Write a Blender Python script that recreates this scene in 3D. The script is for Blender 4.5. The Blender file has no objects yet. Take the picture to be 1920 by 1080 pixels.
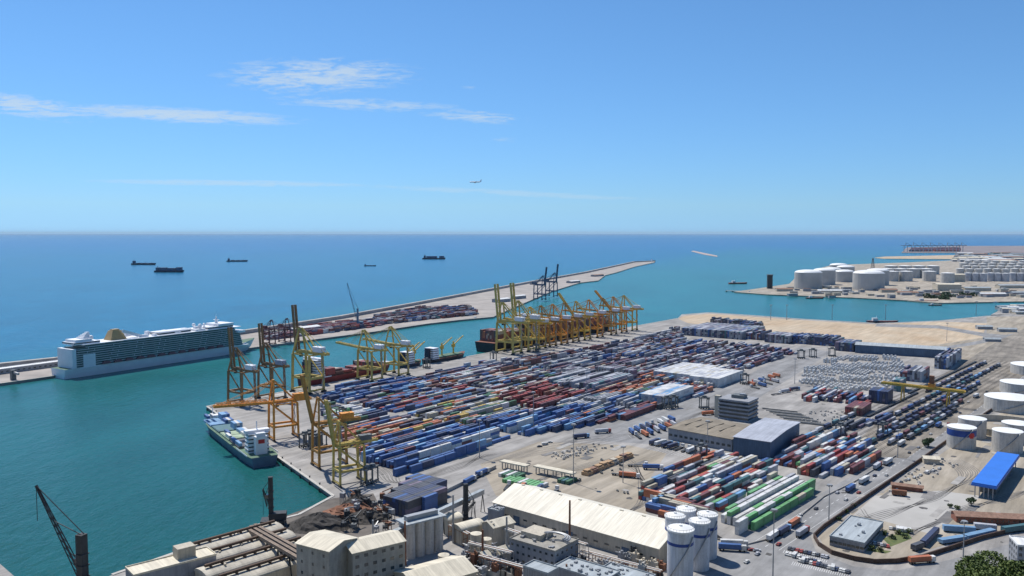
import bpy, math, random
from mathutils import Vector, Matrix
random.seed(11)
R = math.radians
HAZE = 0.9e-5
sc = bpy.context.scene
COL = sc.collection
# ------------------------------------------------------------------ camera
F = 1560.0; EYE = 180.0; PITCH = math.atan(103.0 / F)
cam = bpy.data.cameras.new('camera'); camo = bpy.data.objects.new('camera', cam); COL.objects.link(camo)
camo.location = (0, 0, EYE); camo.rotation_euler = (math.pi/2 - PITCH, 0, 0)
cam.sensor_width = 36; cam.lens = F / 1920 * 36; cam.clip_start = 1; cam.clip_end = 600000
sc.camera = camo
# ------------------------------------------------------------------ light
SUN_EL = 58.0; SUN_AZ = -38.0        # azimuth measured from +Y (straight ahead) to the right
sun = bpy.data.lights.new('sun', 'SUN'); suno = bpy.data.objects.new('sun', sun); COL.objects.link(suno)
sun.energy = 5.0; sun.angle = R(0.5); sun.color = (1.0, 0.95, 0.87)
sd = Vector((math.sin(R(SUN_AZ))*math.cos(R(SUN_EL)), math.cos(R(SUN_AZ))*math.cos(R(SUN_EL)), math.sin(R(SUN_EL))))
suno.rotation_euler = sd.to_track_quat('Z', 'Y').to_euler()
sc.view_settings.view_transform = 'Standard'; sc.view_settings.look = 'None'
sc.view_settings.exposure = 0.0; sc.view_settings.gamma = 1
w = bpy.data.worlds.new('World'); sc.world = w; w.use_nodes = True
NT = w.node_tree; NT.nodes.clear()
def wn(t, **k):
    n = NT.nodes.new(t)
    for a, b in k.items(): setattr(n, a, b)
    return n
def wm(op, a, b=None, c=None, clamp=False):
    n = wn('ShaderNodeMath', operation=op); n.use_clamp = clamp
    for i, v in enumerate((a, b, c)):
        if v is None: continue
        if isinstance(v, (int, float)): n.inputs[i].default_value = v
        else: NT.links.new(v, n.inputs[i])
    return n.outputs[0]
SKY_HI = (.60, .88, 1.10); SKY_LO = (.41, .68, 1.12)
sky = wn('ShaderNodeTexSky', sky_type='NISHITA'); sky.sun_disc = False
sky.sun_elevation = R(SUN_EL); sky.sun_rotation = R(SUN_AZ)
sky.altitude = 0; sky.air_density = 1.0; sky.dust_density = 0.0; sky.ozone_density = 4.0
tc = wn('ShaderNodeTexCoord'); sep = wn('ShaderNodeSeparateXYZ'); NT.links.new(tc.outputs['Generated'], sep.inputs[0])
zc = wn('ShaderNodeCombineXYZ'); NT.links.new(sep.outputs[0], zc.inputs[0]); NT.links.new(sep.outputs[1], zc.inputs[1]); NT.links.new(wm('MAXIMUM', sep.outputs[2], 0.032), zc.inputs[2])
NT.links.new(zc.outputs[0], sky.inputs[0])
yy = wm('MAXIMUM', sep.outputs[1], 0.05)
SX = wm('DIVIDE', sep.outputs[0], yy); SZ = wm('DIVIDE', sep.outputs[2], yy)   # direction of the cloud in the sky ahead
cmb = wn('ShaderNodeCombineXYZ'); NT.links.new(SX, cmb.inputs[0]); NT.links.new(SZ, cmb.inputs[1])
def cloud_noise(scale, sx, sy, detail, rot=0.0, dist=0.0):
    mp = wn('ShaderNodeMapping'); mp.inputs['Scale'].default_value = (sx, sy, 1); mp.inputs['Rotation'].default_value = (0, 0, rot)
    NT.links.new(cmb.outputs[0], mp.inputs[0])
    nz = wn('ShaderNodeTexNoise'); nz.inputs['Scale'].default_value = scale; nz.inputs['Detail'].default_value = detail
    nz.inputs['Roughness'].default_value = 0.62; nz.inputs['Distortion'].default_value = dist
    NT.links.new(mp.outputs[0], nz.inputs['Vector']); return nz.outputs[0]
N1 = cloud_noise(15, 1, 8, 11, R(-6), 1.6); N2 = cloud_noise(60, 1, 4, 6, R(10), 0.8)
NN = wm('ADD', wm('MULTIPLY', N1, 0.6), wm('MULTIPLY', N2, 0.4))
tot = None
#        centre px, half length, half width, slope, strength, threshold
for (cx, cy, hl, hw, sl, st, th) in [(50,200,170,26,0.17,1.1,.38),(330,218,270,17,0.05,1.15,.35),(600,146,210,38,-0.02,1.2,.40),
        (530,165,90,40,0.3,0.6,.46),(690,199,200,15,0.04,0.85,.40),(890,221,115,15,0.08,0.95,.40),(940,265,40,7,0,0.6,.44),(880,167,22,6,0,0.6,.42),
        (440,344,290,7,0.015,0.62,.33),(950,362,330,7,0.05,0.45,.34),(480,125,60,8,0.0,0.5,.44)]:
    X0 = (cx-960)/F; Z0 = (437-cy)/F
    dx = wm('SUBTRACT', SX, X0); dz = wm('ADD', wm('SUBTRACT', SZ, Z0), wm('MULTIPLY', dx, sl))
    e = wm('ADD', wm('POWER', wm('ABSOLUTE', wm('DIVIDE', dx, hl/F)), 2.0), wm('POWER', wm('ABSOLUTE', wm('DIVIDE', dz, hw/F)), 2.0))
    g = wm('SUBTRACT', 1.0, e, clamp=True)
    v = wm('MULTIPLY', wm('SUBTRACT', wm('ADD', NN, wm('MULTIPLY', g, 0.18)), th + .15), 6.0, clamp=True)
    v = wm('MULTIPLY', wm('MULTIPLY', v, wm('POWER', g, 0.7)), st)
    tot = v if tot is None else wm('MAXIMUM', tot, v)
tot = wm('MULTIPLY', wm('MULTIPLY', tot, 0.58, clamp=True), wm('GREATER_THAN', sep.outputs[1], 0.06))
bg = wn('ShaderNodeBackground'); bg.inputs[1].default_value = 0.11; 
# low air on that day was clear blue, not warm: tint the lowest degrees of the sky
el = wm('SUBTRACT', 1.0, wm('MULTIPLY', wm('ABSOLUTE', sep.outputs[2]), 3.2), clamp=True)
hsv = wn('ShaderNodeMixRGB', blend_type='MULTIPLY'); hsv.inputs[0].default_value = 1.0; NT.links.new(sky.outputs[0], hsv.inputs[1])
tint = wn('ShaderNodeMixRGB'); NT.links.new(wm('POWER', el, 2.0), tint.inputs[0]); tint.inputs[1].default_value = (*SKY_HI, 1); tint.inputs[2].default_value = (*SKY_LO, 1)
low = wn('ShaderNodeMixRGB'); NT.links.new(wm('POWER', el, 14.0), low.inputs[0]); NT.links.new(tint.outputs[0], low.inputs[1]); low.inputs[2].default_value = (.44, .73, 1.22, 1)
NT.links.new(low.outputs[0], hsv.inputs[2])
NT.links.new(hsv.outputs[0], bg.inputs[0])
bgc = wn('ShaderNodeBackground'); bgc.inputs[0].default_value = (0.80, 0.92, 1.0, 1); bgc.inputs[1].default_value = 0.80
mx = wn('ShaderNodeMixShader'); NT.links.new(tot, mx.inputs[0]); NT.links.new(bg.outputs[0], mx.inputs[1]); NT.links.new(bgc.outputs[0], mx.inputs[2])
out = wn('ShaderNodeOutputWorld'); NT.links.new(mx.outputs[0], out.inputs[0])

# ------------------------------------------------------------------ geography helpers
def P(px, py, z=3.0):
    """ground position (height z) of a place measured on the photograph"""
    x = (px-960)/F; y = (540-py)/F
    d = Vector((x, math.cos(PITCH) + y*math.sin(PITCH), -math.sin(PITCH) + y*math.cos(PITCH)))
    t = (z-EYE)/d.z
    return Vector((d.x*t, d.y*t, z))
def pix(v):
    d = Vector(v) - Vector((0, 0, EYE))
    f = d.y*math.cos(PITCH) - d.z*math.sin(PITCH); u = d.y*math.sin(PITCH) + d.z*math.cos(PITCH)
    return 960 + F*d.x/f, 540 - F*u/f
UA = R(90-36.4); U = Vector((math.cos(UA), math.sin(UA), 0)); V = Vector((-U.y, U.x, 0))
RA = R(90-41.5)                        # heading of the road and the railway
def inside(p, poly):
    x, y = p[0], p[1]; c = False; n = len(poly)
    for i in range(n):
        x1, y1 = poly[i][0], poly[i][1]; x2, y2 = poly[i-1][0], poly[i-1][1]
        if (y1 > y) != (y2 > y) and x < (x2-x1)*(y-y1)/(y2-y1)+x1: c = not c
    return c
# ------------------------------------------------------------------ materials
MATS = {}
def mat(name, col, rough=0.7, metal=0.0, var=0.18, scale=0.15, col2=None, bump=0.0, detail=5, spec=0.4, wear=0.0, streak=0.0, ostreak=None, oamt=.22):
    m = bpy.data.materials.new(name); m.use_nodes = True; t = m.node_tree; b = t.nodes['Principled BSDF']
    b.inputs['Roughness'].default_value = rough; b.inputs['Metallic'].default_value = metal
    b.inputs['Specular IOR Level'].default_value = spec
    geo = t.nodes.new('ShaderNodeNewGeometry')
    nz = t.nodes.new('ShaderNodeTexNoise'); nz.inputs['Scale'].default_value = scale; nz.inputs['Detail'].default_value = detail
    nz.inputs['Roughness'].default_value = 0.65
    t.links.new(geo.outputs['Position'], nz.inputs['Vector'])
    rp = t.nodes.new('ShaderNodeValToRGB'); rp.color_ramp.elements[0].position = .32; rp.color_ramp.elements[1].position = .68
    c2 = col2 or tuple(min(1, c*(1+var)) for c in col); c1 = col if col2 else tuple(c*(1-var) for c in col)
    rp.color_ramp.elements[0].color = (*c1, 1); rp.color_ramp.elements[1].color = (*c2, 1)
    t.links.new(nz.outputs[0], rp.inputs[0]); last = rp.outputs[0]
    if wear:
        n2 = t.nodes.new('ShaderNodeTexNoise'); n2.inputs['Scale'].default_value = .9; n2.inputs['Detail'].default_value = 6
        t.links.new(geo.outputs['Position'], n2.inputs['Vector'])
        r2 = t.nodes.new('ShaderNodeValToRGB'); r2.color_ramp.elements[0].position = .52; r2.color_ramp.elements[1].position = .7
        r2.color_ramp.elements[1].color = (wear, wear, wear, 1); r2.color_ramp.elements[0].color = (0, 0, 0, 1)
        t.links.new(n2.outputs[0], r2.inputs[0])
        mxx = t.nodes.new('ShaderNodeMixRGB'); t.links.new(r2.outputs[0], mxx.inputs[0]); t.links.new(last, mxx.inputs[1])
        mxx.inputs[2].default_value = (.13, .09, .06, 1); last = mxx.outputs[0]
    t.links.new(last, b.inputs['Base Color'])
    if bump:
        bp = t.nodes.new('ShaderNodeBump'); bp.inputs['Strength'].default_value = bump; bp.inputs['Distance'].default_value = .3
        t.links.new(nz.outputs[0], bp.inputs['Height']); t.links.new(bp.outputs[0], b.inputs['Normal'])
    if streak:
        mp = t.nodes.new('ShaderNodeMapping'); mp.vector_type = 'TEXTURE'; mp.inputs['Rotation'].default_value = (0, 0, R(53.6)); mp.inputs['Scale'].default_value = (80, 9, 9)
        n3 = t.nodes.new('ShaderNodeTexNoise'); n3.inputs['Scale'].default_value = 1; n3.inputs['Detail'].default_value = 7; n3.inputs['Roughness'].default_value = .7
        t.links.new(geo.outputs['Position'], mp.inputs[0]); t.links.new(mp.outputs[0], n3.inputs['Vector'])
        r3 = t.nodes.new('ShaderNodeMapRange'); r3.inputs[1].default_value = .35; r3.inputs[2].default_value = .65; r3.inputs[3].default_value = 1-streak; r3.inputs[4].default_value = 1+streak*.6
        t.links.new(n3.outputs[0], r3.inputs[0]); vm = t.nodes.new('ShaderNodeVectorMath'); vm.operation = 'SCALE'; t.links.new(last, vm.inputs[0]); t.links.new(r3.outputs[0], vm.inputs['Scale'])
        t.links.new(vm.outputs[0], b.inputs['Base Color'])
    if ostreak:
        tcx = t.nodes.new('ShaderNodeTexCoord'); mp = t.nodes.new('ShaderNodeMapping'); mp.vector_type = 'TEXTURE'; mp.inputs['Scale'].default_value = ostreak
        n3 = t.nodes.new('ShaderNodeTexNoise'); n3.inputs['Scale'].default_value = 1; n3.inputs['Detail'].default_value = 5; n3.inputs['Roughness'].default_value = .75
        t.links.new(tcx.outputs['Object'], mp.inputs[0]); t.links.new(mp.outputs[0], n3.inputs['Vector'])
        r3 = t.nodes.new('ShaderNodeMapRange'); r3.inputs[1].default_value = .38; r3.inputs[2].default_value = .62; r3.inputs[3].default_value = 1-oamt; r3.inputs[4].default_value = 1+oamt*.3
        t.links.new(n3.outputs[0], r3.inputs[0]); vm = t.nodes.new('ShaderNodeVectorMath'); vm.operation = 'SCALE'; t.links.new(last, vm.inputs[0]); t.links.new(r3.outputs[0], vm.inputs['Scale'])
        t.links.new(vm.outputs[0], b.inputs['Base Color'])
    MATS[name] = m; return m
concrete = mat('concrete', (.305,.29,.27), .9, var=.25, scale=.03, detail=9, streak=.28)
concrete_lt = mat('pale_concrete', (.46,.44,.40), .9, var=.15, scale=.2)
asphalt = mat('asphalt', (.245,.243,.24), .92, var=.2, scale=.05, detail=8, streak=.25)
sand = mat('sand', (.43,.315,.20), .95, col2=(.50,.42,.31), scale=.012, detail=9, streak=.2)
dirt = mat('dirt', (.29,.25,.19), .95, col2=(.38,.335,.27), scale=.02, detail=9, streak=.3)
coal = mat('dark_bulk', (.055,.05,.045), .95, var=.5, scale=.4, bump=1)
rockm = mat('rock', (.22,.2,.18), .95, var=.5, scale=.15, bump=1)
wallc = mat('breakwater_concrete', (.36,.34,.32), .9, var=.25, scale=.05)
cream = mat('cream_wall', (.50,.45,.36), .8, var=.1, scale=.1, ostreak=(1.2, 1.2, 12), oamt=.2)
creamr = mat('cream_roof', (.66,.60,.47), .7, var=.12, scale=.06, detail=8, ostreak=(1.5, 25, 25))
whiter = mat('white_roof', (.74,.74,.72), .6, var=.07, scale=.06, ostreak=(1.5, 25, 25))
greyw = mat('grey_wall', (.30,.31,.33), .8, var=.12, scale=.1, ostreak=(1.2, 1.2, 12), oamt=.2)
greyr = mat('grey_roof', (.36,.40,.42), .7, var=.12, scale=.08, ostreak=(1.5, 25, 25))
brownr = mat('brown_roof', (.24,.205,.155), .85, var=.2, scale=.1, detail=8, ostreak=(1.5, 25, 25))
bluer = mat('blue_roof', (.035,.17,.60), .5, var=.07, scale=.1)
bluew = mat('blue_wall', (.07,.12,.19), .6, var=.15, scale=.1, ostreak=(1.2, 1.2, 12), oamt=.2)
glass = mat('dark_glass', (.02,.035,.045), .15, var=.3, scale=.3, spec=.8)
tealglass = mat('balcony_glass', (.04,.09,.09), .3, var=.35, scale=.12, spec=.8)
steel = mat('galvanised_steel', (.32,.33,.34), .5, .3, var=.15, scale=.3)
darksteel = mat('dark_steel', (.035,.04,.045), .6, .2, var=.3, scale=.3)
rust = mat('rusty_steel', (.20,.09,.05), .85, var=.35, scale=.3)
tyre = mat('tyre_rubber', (.02,.02,.02), .9)
brick = mat('red_brown_brick', (.26,.105,.07), .9, var=.3, scale=.3)
tile = mat('terracotta', (.27,.165,.12), .9, var=.3, scale=.5, detail=8)
woodp = mat('timber', (.42,.28,.16), .9, var=.25, scale=.3)
leafm = mat('leaves', (.03,.06,.012), .7, col2=(.13,.17,.035), scale=.5)
leafd = mat('dark_leaves', (.02,.045,.015), .8, col2=(.05,.09,.03), scale=.5)
bark = mat('bark', (.1,.07,.05), .9)
grassm = mat('grass', (.06,.10,.03), .95, col2=(.16,.17,.07), scale=.15)
hillm = mat('hill_scrub', (.05,.08,.025), .95, col2=(.15,.14,.08), scale=.05)
ballast = mat('track_ballast', (.235,.21,.175), .95, var=.35, scale=.03, detail=9, streak=.35)
rail = mat('rail_steel', (.19,.165,.14), .7, .1)
roadpaint = mat('road_paint', (.7,.7,.68), .7)
yellow = mat('crane_yellow', (.64,.41,.06), .55, var=.2, scale=.2, wear=.5)
olive = mat('crane_olive_yellow', (.56,.42,.11), .55, var=.2, scale=.2, wear=.4)
orange = mat('crane_orange', (.72,.30,.04), .55, var=.2, scale=.2, wear=.5)
cbrown = mat('crane_brown', (.27,.15,.06), .6, var=.25, scale=.2, wear=.4)
cgrey = mat('crane_grey', (.13,.14,.14), .6, var=.25, scale=.2)
cnavy = mat('crane_navy', (.07,.10,.16), .6, var=.25, scale=.2)
cmaroon = mat('crane_maroon', (.12,.035,.04), .6, var=.25, scale=.2)
shipw = mat('ship_white', (.78,.79,.81), .45, var=.06, scale=.05)
funnelm = mat('funnel_gold', (.42,.29,.13), .5, var=.15)
hulln = mat('hull_navy', (.02,.03,.06), .5, var=.3, scale=.1)
hullb = mat('hull_slate_blue', (.10,.15,.22), .5, var=.25, scale=.1)
hullr = mat('hull_red', (.22,.03,.03), .55, var=.25, scale=.1)
hulld = mat('hull_black', (.02,.022,.028), .55, var=.25, scale=.1)
deckg = mat('deck_green', (.10,.17,.11), .8, var=.25)
deckr = mat('deck_red_brown', (.20,.075,.05), .8, var=.25)
tankw = mat('tank_white', (.78,.78,.75), .5, var=.06, scale=.1)
tankg = mat('tank_side', (.52,.50,.46), .6, var=.12, scale=.15, wear=.25, ostreak=(1.2, 1.2, 12), oamt=.2)
siloB = mat('silo_band_blue', (.02,.06,.25), .5)
redm = mat('red_paint', (.5,.03,.03), .5)
lblue = mat('light_blue_tarp', (.16,.28,.42), .6, var=.15)
CC = dict(navy=(.018,.035,.10), blue=(.025,.10,.30), sky=(.14,.31,.52), teal=(.03,.13,.15), green=(.03,.13,.06), lime=(.12,.36,.13),
    maroon=(.13,.022,.026), red=(.33,.04,.03), orange=(.45,.13,.045), brown=(.16,.06,.04), white=(.62,.62,.60), grey=(.27,.28,.30),
    beige=(.45,.41,.31), yellow=(.5,.35,.07), dark=(.045,.05,.065), mauve=(.16,.12,.17), silver=(.42,.43,.46))
WORD = dict(navy='navy blue', blue='blue', sky='pale blue', teal='teal', green='dark green', lime='bright green', maroon='maroon', red='red',
    orange='orange', brown='brown', white='white', grey='grey', beige='beige', yellow='yellow', dark='charcoal', mauve='dull purple', silver='silver grey')
CC = {k: tuple(c*.92+.034 for c in v) for k, v in CC.items()}
CK = list(CC); CM = [mat('paint_'+k, CC[k], .55, var=.22, scale=.09, wear=.3) for k in CK]
def water_material():
    m = bpy.data.materials.new('water'); m.use_nodes = True; t = m.node_tree; b = t.nodes['Principled BSDF']
    L = t.links.new
    geo = t.nodes.new('ShaderNodeNewGeometry'); sp = t.nodes.new('ShaderNodeSeparateXYZ'); L(geo.outputs['Position'], sp.inputs[0])
    def mth(op, a, b_=None, cl=False):
        n = t.nodes.new('ShaderNodeMath'); n.operation = op; n.use_clamp = cl
        for i, v in enumerate((a, b_)):
            if v is None: continue
            if isinstance(v, (int, float)): n.inputs[i].default_value = v
            else: L(v, n.inputs[i])
        return n.outputs[0]
    # turbid green harbour water against clear blue open sea: which side of the breakwater line
    a = P(0, 690, 0); c = P(1228, 490, 0); d = (c-a).normalized(); nrm = Vector((-d.y, d.x, 0))
    off = -(nrm.x*a.x + nrm.y*a.y)
    sdist = mth('ADD', mth('ADD', mth('MULTIPLY', sp.outputs[0], nrm.x), mth('MULTIPLY', sp.outputs[1], nrm.y)), off)
    n0 = t.nodes.new('ShaderNodeTexNoise'); n0.inputs['Scale'].default_value = .0006; n0.inputs['Detail'].default_value = 4
    mp = t.nodes.new('ShaderNodeMapping'); mp.inputs['Scale'].default_value = (1, .45, 1); mp.inputs['Rotation'].default_value = (0, 0, .3)
    L(geo.outputs['Position'], mp.inputs[0]); L(mp.outputs[0], n0.inputs['Vector'])
    sd2 = mth('ADD', sdist, mth('MULTIPLY', mth('SUBTRACT', n0.outputs[0], .5), 1600))
    f1 = mth('DIVIDE', mth('ADD', sdist, 150), 300, True)
    open_ = mth('MULTIPLY', f1, 1)
    far = mth('DIVIDE', mth('ADD', sp.outputs[1], mth('ADD', -3500, mth('MULTIPLY', mth('SUBTRACT', n0.outputs[0], .5), 9000))), 9000, True)
    def mix(fa, c1, c2):
        n = t.nodes.new('ShaderNodeMixRGB'); L(fa, n.inputs[0])
        for i, v in ((1, c1), (2, c2)):
            if isinstance(v, tuple): n.inputs[i].default_value = (*v, 1)
            else: L(v, n.inputs[i])
        return n.outputs[0]
    hn = mth('DIVIDE', mth('SUBTRACT', sp.outputs[1], 500), 900, True)
    harb = mix(hn, HARB0, HARB1)
    sea = mix(f1, harb, SEA0)
    sea = mix(far, sea, SEA1)
    n3 = t.nodes.new('ShaderNodeTexNoise'); n3.inputs['Scale'].default_value = .02; n3.inputs['Detail'].default_value = 6
    L(mp.outputs[0], n3.inputs['Vector'])
    n4 = t.nodes.new('ShaderNodeTexNoise'); n4.inputs['Scale'].default_value = .16; n4.inputs['Detail'].default_value = 5; L(geo.outputs['Position'], n4.inputs['Vector'])  # fine noise in the colour stands in for light and dark on the waves
    n5 = t.nodes.new('ShaderNodeTexNoise'); n5.inputs['Scale'].default_value = .0045; n5.inputs['Detail'].default_value = 3; n5.inputs['Distortion'].default_value = 1; L(mp.outputs[0], n5.inputs['Vector'])  # broad noise in the colour imitates murky reflections and wind patches
    v = mth('ADD', mth('ADD', .27, mth('MULTIPLY', n5.outputs[0], .56)), mth('ADD', mth('MULTIPLY', n3.outputs[0], .5), mth('MULTIPLY', n4.outputs[0], .45))); vm = t.nodes.new('ShaderNodeVectorMath'); vm.operation = 'SCALE'
    L(sea, vm.inputs[0]); L(v, vm.inputs['Scale'])
    L(vm.outputs[0], b.inputs['Base Color'])
    b.inputs['Roughness'].default_value = .24; b.inputs['IOR'].default_value = 1.33; b.inputs['Specular IOR Level'].default_value = .24
    hgt = None
    for s, amp, st in ((.35, .22, (1, .6, 1)), (.09, .5, (1, .5, 1)), (1.1, .06, (1, .7, 1))):
        m2 = t.nodes.new('ShaderNodeMapping'); m2.inputs['Scale'].default_value = st; m2.inputs['Rotation'].default_value = (0, 0, .5)
        L(geo.outputs['Position'], m2.inputs[0])
        n = t.nodes.new('ShaderNodeTexNoise'); n.inputs['Scale'].default_value = s; n.inputs['Detail'].default_value = 3; L(m2.outputs[0], n.inputs['Vector'])
        q = mth('MULTIPLY', n.outputs[0], amp*3); hgt = q if hgt is None else mth('ADD', hgt, q)
    bp = t.nodes.new('ShaderNodeBump'); bp.inputs['Strength'].default_value = .85; bp.inputs['Distance'].default_value = 1.0
    L(hgt, bp.inputs['Height']); L(bp.outputs[0], b.inputs['Normal'])
    return m
HARB0 = (.008,.082,.080); HARB1 = (.014,.145,.158); SEA0 = (.002,.115,.21); SEA1 = (.002,.10,.25)
waterm = water_material()

# ------------------------------------------------------------------ mesh builder
class MB:
    def __init__(s): s.v = []; s.f = []; s.m = []
    def _add(s, vs, fs, m=0):
        o = len(s.v); s.v += [tuple(v) for v in vs]
        for i, f in enumerate(fs): s.f.append(tuple(o+k for k in f)); s.m.append(m[i] if isinstance(m, (list, tuple)) else m)
        return s
    def box(s, x, y, z, a, b, c, rz=0.0, m=0, mt=None):
        """centre x,y; bottom z; sizes a,b,c"""
        ca, sa = math.cos(rz), math.sin(rz); vs = []
        for dz in (0, c):
            for dx, dy in ((-a/2,-b/2),(a/2,-b/2),(a/2,b/2),(-a/2,b/2)): vs.append((x+dx*ca-dy*sa, y+dx*sa+dy*ca, z+dz))
        return s._add(vs, [(3,2,1,0),(4,5,6,7),(0,1,5,4),(1,2,6,5),(2,3,7,6),(3,0,4,7)], [m, m if mt is None else mt, m, m, m, m])
    def beam(s, p, q, w, h=None, m=0):
        p = Vector(p); q = Vector(q); d = q-p; h = h or w
        if d.length < 1e-6: return s
        d.normalize(); up = Vector((0,0,1)) if abs(d.z) < .95 else Vector((1,0,0))
        a = d.cross(up).normalized(); b = a.cross(d).normalized(); vs = []
        for c in (p, q):
            for i, j in ((-1,-1),(1,-1),(1,1),(-1,1)): vs.append(c + a*(i*w/2) + b*(j*h/2))
        return s._add(vs, [(3,2,1,0),(4,5,6,7),(0,1,5,4),(1,2,6,5),(2,3,7,6),(3,0,4,7)], m)
    def prism(s, poly, z0, z1, m=0, mt=None):
        n = len(poly); ar = sum(poly[i-1][0]*poly[i][1]-poly[i][0]*poly[i-1][1] for i in range(n))
        if ar < 0: poly = list(reversed(poly))
        vs = [(p[0], p[1], z0) for p in poly] + [(p[0], p[1], z1) for p in poly]
        fs = [tuple(range(n-1, -1, -1)), tuple(range(n, 2*n))] + [(i, (i+1) % n, n+(i+1) % n, n+i) for i in range(n)]
        return s._add(vs, fs, [m, m if mt is None else mt] + [m]*n)
    def cyl(s, x, y, z0, z1, r, n=24, m=0, mt=None, r2=None):
        r2 = r if r2 is None else r2
        vs = [(x+r*math.cos(2*math.pi*i/n), y+r*math.sin(2*math.pi*i/n), z0) for i in range(n)] + \
             [(x+r2*math.cos(2*math.pi*i/n), y+r2*math.sin(2*math.pi*i/n), z1) for i in range(n)]
        fs = [tuple(range(n-1, -1, -1)), tuple(range(n, 2*n))] + [(i, (i+1) % n, n+(i+1) % n, n+i) for i in range(n)]
        return s._add(vs, fs, [m, m if mt is None else mt] + [m]*n)
    def dome(s, x, y, z, r, h, n=20, k=4, m=0):
        vs = [(x, y, z+h)]; fs = []
        for j in range(1, k+1):
            a = math.pi/2*j/k
            for i in range(n): vs.append((x+r*math.sin(a)*math.cos(2*math.pi*i/n), y+r*math.sin(a)*math.sin(2*math.pi*i/n), z+h*math.cos(a)))
        for i in range(n): fs.append((0, 1+i, 1+(i+1) % n))
        for j in range(k-1):
            for i in range(n): fs.append((1+j*n+i, 1+(j+1)*n+i, 1+(j+1)*n+(i+1) % n, 1+j*n+(i+1) % n))
        return s._add(vs, fs, m)
    def tube(s, p, q, r, m=0, n=8):
        p = Vector(p); q = Vector(q); d = (q-p).normalized(); up = Vector((0,0,1)) if abs(d.z) < .95 else Vector((1,0,0))
        a = d.cross(up).normalized(); b = a.cross(d)
        vs = [c + a*(r*math.cos(2*math.pi*i/n)) + b*(r*math.sin(2*math.pi*i/n)) for c in (p, q) for i in range(n)]
        return s._add(vs, [tuple(range(n)), tuple(range(2*n-1, n-1, -1))] + [(i, n+i, n+(i+1) % n, (i+1) % n) for i in range(n)], m)
    def gable(s, L, W, z0, ze, zr, m=0, mr=1, ov=.6):
        """ridge along local x, centred"""
        a, b = L/2, W/2
        s._add([(-a,-b,z0),(a,-b,z0),(a,b,z0),(-a,b,z0),(-a,-b,ze),(a,-b,ze),(a,b,ze),(-a,b,ze),(-a,0,zr),(a,0,zr)],
               [(0,1,5,4),(2,3,7,6),(1,2,6,9,5),(3,0,4,8,7)], m)
        return s
    def roof(s, L, W, ze, zr, t=.35, ov=.7, m=0):
        a, b = L/2+ov, W/2+ov; k = (zr-ze)/(W/2); e = ze-k*ov+.03; r = zr+.03
        vs = []
        for dz in (0, t):
            for x in (-a, a): vs += [(x,-b,e+dz),(x,0,r+dz),(x,b,e+dz)]
        return s._add(vs, [(6,9,10,7),(7,10,11,8),(0,1,4,3),(1,2,5,4),(0,3,9,6),(2,8,11,5),(0,6,7,1),(1,7,8,2),(3,4,10,9),(4,5,11,10)], m)
    def hull(s, L, B, H, zb=-1.5, m=0, md=1, sheer=2.0, rake=.05, stern=.82, full=.74, flare=.9):
        xs = [0,.015,.06,.15,.3,.45,.6,full,.82,.89,.94,.975,1.0]; rows = []
        for k, (z, sc_, rk) in enumerate(((zb, flare*.86, rake), (H*.45, flare, rake*.45), (H, 1.0, 0))):
            row = []
            for t in xs:
                if t < .15: b = stern + (1-stern)*math.sin(min(1, t/.15)*math.pi/2)
                elif t <= full: b = 1
                else: b = max(.015, math.cos((t-full)/(1-full)*math.pi/2)**(.75 if k == 2 else .95))
                x = -L/2 + L*t*(1-rk)
                sh = sheer*max(0, (t-.7)/.3)**2 if k == 2 else 0
                row.append((x, b*B/2*sc_, z+sh))
            rows.append(row)
        n = len(xs); vs = [(x, y, z) for r_ in rows for x, y, z in r_] + [(x, -y, z) for r_ in rows for x, y, z in r_]; N = 3*n; fs = []; ms = []
        for k in range(2):
            for i in range(n-1):
                a, b, c, d = k*n+i, k*n+i+1, (k+1)*n+i+1, (k+1)*n+i
                fs.append((d, c, b, a)); fs.append((N+a, N+b, N+c, N+d)); ms += [m, m]
            fs.append((k*n, N+k*n, N+(k+1)*n, (k+1)*n)); ms.append(m)
            fs.append((k*n+n-1, (k+1)*n+n-1, N+(k+1)*n+n-1, N+k*n+n-1)); ms.append(m)
        for i in range(n-1): fs.append((2*n+i, N+2*n+i, N+2*n+i+1, 2*n+i+1)); ms.append(md)
        return s._add(vs, fs, ms)
    def build(s, name, ms, parent=None, smooth=False):
        me = bpy.data.meshes.new(name); me.from_pydata(s.v, [], s.f)
        for m_ in (ms if isinstance(ms, (list, tuple)) else [ms]): me.materials.append(m_)
        me.polygons.foreach_set('material_index', s.m)
        if smooth: me.polygons.foreach_set('use_smooth', [True]*len(s.f))
        me.update(); o = bpy.data.objects.new(name, me); COL.objects.link(o)
        if parent: o.parent = parent
        return o
def thing(name, label, cat, loc=(0,0,0), rz=0.0, group=None):
    o = bpy.data.objects.new(name, None); COL.objects.link(o); o.location = loc; o.rotation_euler = (0,0,rz)
    o['label'] = label; o['category'] = cat; o.empty_display_size = 2
    if group: o['group'] = group
    return o
def tag(o, label, cat, group=None):
    o['label'] = label; o['category'] = cat
    if group: o['group'] = group
    return o
def struct(o): o['kind'] = 'structure'; return o
def stuff(o, label, cat): o['kind'] = 'stuff'; o['label'] = label; o['category'] = cat; return o
def copy_tree(o, parent=None):
    c = o.copy(); COL.objects.link(c); c.parent = parent
    for ch in KIDS.get(o, list(o.children)): copy_tree(ch, c)
    return c
KIDS = {}
def place(o, loc, rz, label=None, group=None, first=False):
    if not first: o = copy_tree(o)
    o.location = loc; o.rotation_euler = (0,0,rz)
    if label: o['label'] = label
    if group: o['group'] = group
    return o
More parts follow.
